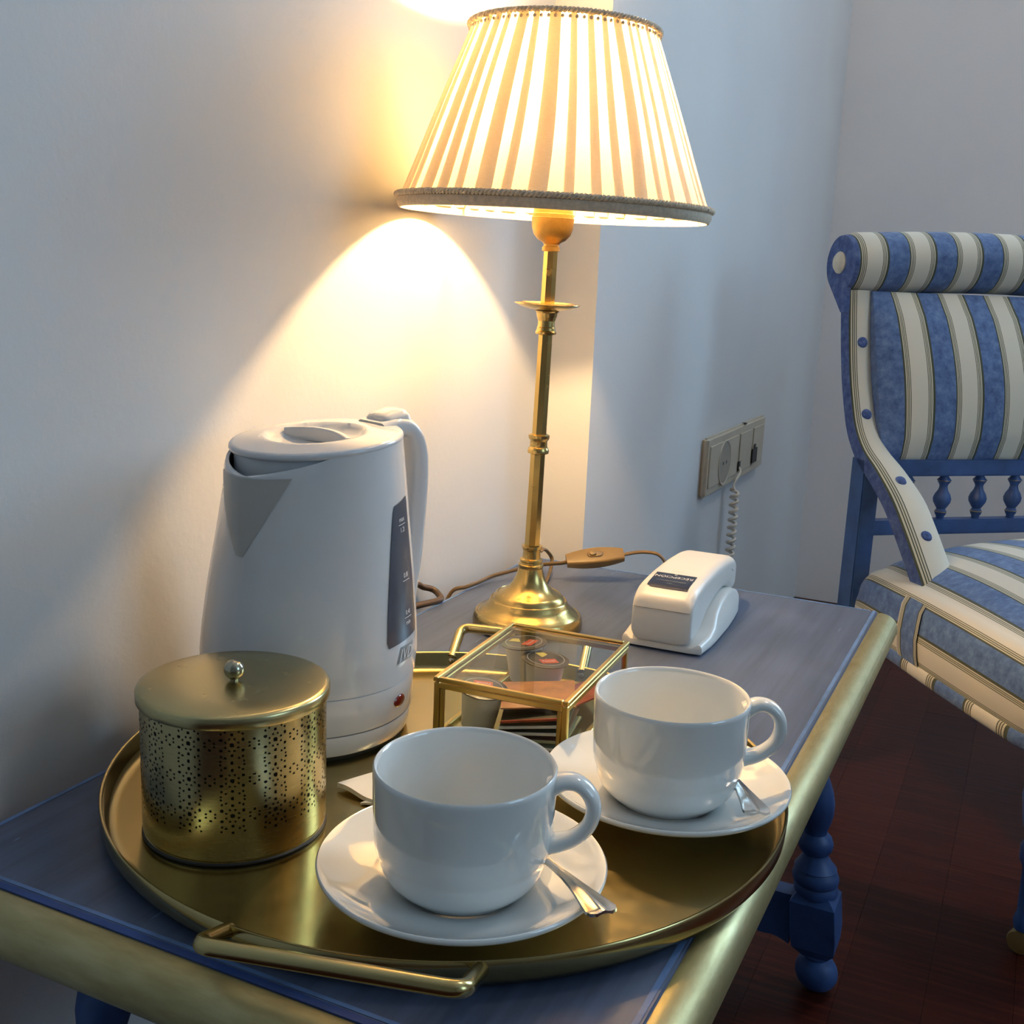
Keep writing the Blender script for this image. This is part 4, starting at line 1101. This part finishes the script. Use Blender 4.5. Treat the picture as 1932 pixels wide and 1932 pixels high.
# roll at the top of the back
nseg, nu = 36, 40
V, F, uv = [], [], []
rr, rc_v, rc_z = .0435, -.112, .3535
for i in range(nu + 1):
    u = CW * i / nu; e = min(i, nu - i) / nu * CW
    r = rr - .004 * max(0, 1 - e / .008) ** 2
    arch = .010 * math.sin(PI * i / nu)
    for j in range(nseg):
        a = 2 * PI * j / nseg
        V.append(L(u, rc_v + r * math.cos(a) * .97, rc_z + arch + r * math.sin(a))); uv.append((u + UVX(.44) - .0035, a * .04))
for i in range(nu):
    for j in range(nseg):
        k2 = (j + 1) % nseg; F.append((i * nseg + j, i * nseg + k2, (i + 1) * nseg + k2, (i + 1) * nseg + j))
o = mesh_obj('back_roll', V, F, 'stripe', ch, uvs=uv, label='striped rolled top of the back'); recalc(o)
for s in (0, 1):
    u0 = 0 if s == 0 else CW; sg = -1 if s == 0 else 1
    # keyhole-shaped blue end panel running down into the side
    ring = []
    for j in range(33):
        a = math.radians(-52 + 284 * j / 32); ring.append((rc_v + .041 * math.cos(a) * .97, rc_z + .041 * math.sin(a)))
    ring += [(-.100, .285), (-.082, .285)]
    V = [L(u0 - sg * .002, a, b) for a, b in ring] + [L(u0 + sg * .0035, rc_v + (a - rc_v) * .95, rc_z + (b - rc_z) * .97) for a, b in ring]
    n_ = len(ring); F = [tuple(range(n_)), tuple(range(2 * n_ - 1, n_ - 1, -1))] + [(i, (i + 1) % n_, n_ + (i + 1) % n_, n_ + i) for i in range(n_)]
    o = mesh_obj('roll_end', V, F, 'bluefab', ch, sharp=30, label='blue end panel of the roll'); recalc(o)
    bt_ = lathe([(.0155, 0), (.0155, .002), (.012, .0055), (.0005, .007)], 24)
    o = mesh_obj('roll_button', *xf(bt_, tuple(L(u0 + sg * .003, rc_v - .002, rc_z + .002)), (0, sg * PI / 2, 0)), 'creamfab', o); recalc(o)
# padded back panel
nu, nv_ = 44, 22
V, F, uv = [], [], []
for side in (0, 1):
    for j in range(nv_ + 1):
        t = j / nv_; z = .090 + (.318 - .090) * t
        base = -.012 + (-.080 + .012) * t
        for i in range(nu + 1):
            s = i / nu; u = .0325 + (CW - .065) * s
            ed = min(1, min(s, 1 - s) * 14) ** .5; et = min(1, min(t, 1 - t) * 7) ** .5
            puff = (.010 + .026 * math.sin(PI * min(1, t * 1.02)) * math.sin(PI * s) ** .35) * ed * et
            V.append(L(u, base + (puff if side == 0 else -.028), z)); uv.append((u + UVX(.98) - .0245, z))
m_ = (nu + 1) * (nv_ + 1)
for j in range(nv_):
    for i in range(nu):
        a = j * (nu + 1) + i; F.append((a, a + 1, a + nu + 2, a + nu + 1)); F.append((m_ + a, m_ + a + nu + 1, m_ + a + nu + 2, m_ + a + 1))
ed = [i for i in range(nu + 1)] + [(j + 1) * (nu + 1) - 1 for j in range(1, nv_ + 1)] + [nv_ * (nu + 1) + i for i in range(nu - 1, -1, -1)] + [j * (nu + 1) for j in range(nv_ - 1, 0, -1)]
for q in range(len(ed)): a, b = ed[q], ed[(q + 1) % len(ed)]; F.append((a, b, m_ + b, m_ + a))
o = mesh_obj('back_cushion', V, F, 'stripe', ch, uvs=uv, sharp=55, label='padded striped back panel'); recalc(o)
# arm straps: cream padded band down the back side, sweeping forward to the seat
AP = [(-.088, .318), (-.078, .260), (-.066, .207), (-.052, .165), (-.037, .132), (-.012, .104), (.024, .082), (.066, .052), (.102, .017), (.134, -.018), (.158, -.046), (.170, -.072)]
def arm(s):
    pl = smooth_path([Vector((0, a, b)) for a, b in AP], 4); n_ = len(pl)
    V, F, uv, Vs = [], [], [], []
    for i, p in enumerate(pl):
        t = i / (n_ - 1)
        tn = (pl[min(i + 1, n_ - 1)] - pl[max(i - 1, 0)]).normalized()      # (0, dv, dz) direction of travel
        nv, nzz = -tn.z, tn.y                                             # outward (front/up) normal
        w = .0355 + (.050 - .0355) * max(0, min(1, (t - .40) / .25))
        w *= 1 - .35 * max(0, (t - .9) / .1)
        for q in range(9):
            c = q / 8; x = w * c
            puff = .0055 * math.sin(PI * c) ** .6
            u = x if s == 0 else CW - x
            V.append(L(u, p.y + nv * puff, p.z + nzz * puff)); uv.append((UVX(.445) + x * (.895 - .445) * P_ST / .050 * (.050 / w) * .93, t))
        th = .021
        for q, (x, dd) in enumerate(((0, 0), (0, th), (w, th), (w, 0))):
            u = x if s == 0 else CW - x
            Vs.append(L(u, p.y - nv * dd, p.z - nzz * dd))
    for i in range(n_ - 1):
        for q in range(8): a = i * 9 + q; F.append((a, a + 1, a + 10, a + 9))
    Fs = []
    for i in range(n_ - 1):
        for q in range(3): a = i * 4 + q; Fs.append((a, a + 1, a + 5, a + 4))
    Fs += [(0, 1, 2, 3), tuple((n_ - 1) * 4 + q for q in (3, 2, 1, 0))]
    pad = mesh_obj('arm_pad', V, F, 'stripe', ch, uvs=uv, sharp=70, label='cream padded arm band with blue buttons'); recalc(pad)
    sidep = mesh_obj('arm_side', Vs, Fs, 'bluefab', ch, sharp=40, label='blue fabric side of the arm'); recalc(sidep)
    for (bu, bv, bz_, ti) in ((.0185, -.0655, .247, 8), (.0185, -.033, .148, 16), (.0250, .050, .066, 27), (.0270, .102, .010, 33)):
        best = min(range(n_), key=lambda i: (pl[i].z - bz_) ** 2); p = pl[best]
        tn = (pl[min(best + 1, n_ - 1)] - pl[max(best - 1, 0)]).normalized(); nv, nzz = -tn.z, tn.y
        u = bu if s == 0 else CW - bu
        d = (L(0, nv, nzz) - L(0, 0, 0)).normalized()
        q = d.to_track_quat('Z', 'Y').to_matrix().to_4x4(); c0 = L(u, p.y + nv * .0045, p.z + nzz * .0045)
        bt2 = lathe([(.0078, -.002), (.0080, .0005), (.0060, .0030), (.0005, .0040)], 18)
        mesh_obj('button', [c0 + q @ Vector(v) for v in bt2[0]], bt2[1], 'bluefab', pad)
arm(0); arm(1)
# frame
for s in (0, 1):
    uu = (0.0, .026) if s == 0 else (CW - .026, CW)
    bevel_box('back_post', uu[0], uu[1], .001, .036, T - .17, T + .092, 'chairwood', ch, b=.002)
    secs_ = [[Vector((x, y + oy, z)) for x, y in ((uu[0], .001), (uu[1], .001), (uu[1], .036), (uu[0], .036))] for oy, z in ((0, T - .168), (.006, T - .21), (.030, T - .28), (.068, T - .35), (.098, 0))]
    o = mesh_obj('back_leg', *loft(secs_), 'chairwood', ch, sharp=30); recalc(o)
bevel_box('back_rail', .024, CW - .024, .004, .024, T + .0675, T + .0905, 'chairwood', ch, b=.002)
bevel_box('back_rail', .024, CW - .024, .004, .024, T - .0165, T + .0045, 'chairwood', ch, b=.002)
sp = [(.0055, 0), (.0055, .004), (.0072, .0065), (.0085, .0105), (.0066, .0135), (.0060, .0150), (.0080, .0180), (.0118, .0245), (.0125, .0300), (.0105, .0360), (.0068, .0420), (.0055, .0470), (.0062, .0500), (.0085, .0535), (.0098, .0565), (.0075, .0590), (.0055, .0620), (.0055, .0640)]
nsp = 7
for i in range(nsp):
    u = .137 - .0585 + .0585 * i + .0
    o = mesh_obj('spindle', *xf(lathe(sp, 20), tuple(L(u, -.014, .0042))), 'chairwood', ch, label='blue turned spindle with gold rings'); recalc(o)
    for zr, rr_ in ((.0107, .0085), (.0562, .0098)):
        o2 = mesh_obj('gold_ring', *xf(lathe([(rr_ - .0015, -.0014), (rr_ + .0004, 0), (rr_ - .0015, .0014)], 20), tuple(L(u, -.014, .0042 + zr))), 'goldring', o)
# seat
nvs, nss = 34, 72
V, F, uv = [], [], []
SD = .46
def seat_sec(v):
    t = max(0, min(1, v / SD))
    e0 = min(1, v / .06) if v < .06 else 1
    end = min(v + .02, SD + .0 - v) 
    back = max(0, 1 - v / .07); front = max(0, 1 - (SD - v) / .06)
    shrink = .030 * back ** 2.2 + .035 * front ** 2.2
    ul, ur = -.014 - .030 * math.sin(PI * .5 * t) + shrink, CW + .014 + .030 * math.sin(PI * .5 * t) - shrink
    zb = -.137 - .004 * t
    ztop = -.050 + .008 * math.sin(PI * t) - .030 * back ** 2 - .03 * front ** 2
    crest = .052 * math.sin(PI * min(1, .12 + t * .86)) ** .7
    pts = []
    w = ur - ul; rc = .030
    prof_ = []
    prof_.append((0.006, zb)); prof_.append((0.0015, zb + .006))
    for k3 in range(5): prof_.append((0.0 - .004 * math.sin(PI * k3 / 4), zb + .012 + (ztop - rc - zb - .012) * k3 / 4))
    for k3 in range(1, 8):
        a = PI / 2 * k3 / 8; prof_.append((rc - rc * math.cos(a), ztop - rc + rc * math.sin(a)))
    left = [(ul + a, b) for a, b in prof_]; right = [(ur - a, b) for a, b in prof_][::-1]
    mids = []
    nm = 30
    for k3 in range(nm + 1):
        q = k3 / nm; u = ul + rc + (w - 2 * rc) * q
        mids.append((u, ztop + crest * (1 - (2 * q - 1) ** 2) ** .75))
    return left + mids + right
ref = seat_sec(.22); al = [0]
for i in range(1, len(ref)): al.append(al[-1] + math.hypot(ref[i][0] - ref[i - 1][0], ref[i][1] - ref[i - 1][1]))
vsn = [-.004] + [.004 + (SD - .004) * i / nvs for i in range(nvs + 1)]
ns_ = len(ref)
for v in vsn:
    s_ = seat_sec(max(v, .0001))
    for i, (u, z) in enumerate(s_): V.append(L(u, v, z)); uv.append((al[i] + UVX(.30), v))
for j in range(len(vsn) - 1):
    for i in range(ns_ - 1): a = j * ns_ + i; F.append((a, a + 1, a + ns_ + 1, a + ns_))
    F.append((j * ns_ + ns_ - 1, j * ns_, (j + 1) * ns_, (j + 1) * ns_ + ns_ - 1))
F.append(tuple(range(ns_))); F.append(tuple((len(vsn) - 1) * ns_ + i for i in range(ns_ - 1, -1, -1)))
seat = mesh_obj('seat', V, F, 'stripe', ch, uvs=uv, sharp=60, label='domed striped upholstered seat'); recalc(seat)
# trim along the lower edge of the seat, striped across
def edge_trim(side):
    pts = []
    for i in range(50):
        v = .0 + SD * i / 49; s_ = seat_sec(max(v, .001)); u = s_[0][0] - .007 if side == 0 else s_[-1][0] + .007; pts.append(L(u, v, s_[0][1] + .004))
    V, F = sweep(pts, [(.0035 * math.cos(a), .0085 * math.sin(a)) for a in [2 * PI * i / 12 for i in range(12)]])
    uv = [((p // 12) * SD / 49 * .55 + .01, 0) for p in range(len(V))]
    return V, F, uv
for s in (0, 1):
    V, F, uv = edge_trim(s); mesh_obj('seat_trim', V, F, 'stripe', seat, uvs=uv)
pts = [L(seat_sec(SD)[0][0] + (seat_sec(SD)[-1][0] - seat_sec(SD)[0][0]) * i / 49, SD + .003, -.137) for i in range(50)]
V, F = sweep(pts, [(.0035 * math.cos(a), .0085 * math.sin(a)) for a in [2 * PI * i / 12 for i in range(12)]])
mesh_obj('seat_trim', V, F, 'stripe', seat, uvs=[((p // 12) * .010 * .55, 0) for p in range(len(V))])
# vertical band on each seat side below the arm
for s in (0, 1):
    V, F, uv = [], [], []
    zl_ = [-.052, -.062, -.075, -.095, -.115, -.132]
    for j, z in enumerate(zl_):
        for i in range(7):
            v = .160 + .048 * i / 6 + (z + .052) * -.12
            s_ = seat_sec(v); cand = min(s_[:15], key=lambda p: abs(p[1] - z)); off = max(0, cand[0] - s_[4][0])
            # follow the flank of the seat
            lo = [p for p in s_[:15]]
            uu = float(np.interp(z, [p[1] for p in lo], [p[0] for p in lo])) - .0030
            if s: uu = CW - uu
            V.append(L(uu, v, z)); uv.append((UVX(.86) + .052 * i / 6, z))
    for j in range(len(zl_) - 1):
        for i in range(6): a = j * 7 + i; F.append((a, a + 1, a + 8, a + 7))
    mesh_obj('side_band', V, F, 'stripe', seat, uvs=uv, label='vertical band below the arm')
# front legs with casters
lgp = [(.016, 0), (.017, -.02), (.012, -.03), (.018, -.045), (.021, -.075), (.017, -.105), (.011, -.125), (.015, -.135), (.015, -.15), (.010, -.16), (.009, -.215), (.012, -.225), (.010, -.235)]
for u, v in ((.012, .395), (CW - .012, .395)):
    o = mesh_obj('front_leg', *xf(lathe(lgp, 20, True, True), tuple(L(u, v, -.140))), 'chairwood', ch); recalc(o)
    o2 = mesh_obj('caster', *xf(lathe([(.004, -.009), (.013, -.008), (.0145, -.005), (.0145, .005), (.013, .008), (.004, .009)], 24, True, True), tuple(L(u, v, -.3905 + .0005)), (0, PI / 2, .5)), 'goldring', o); recalc(o2)
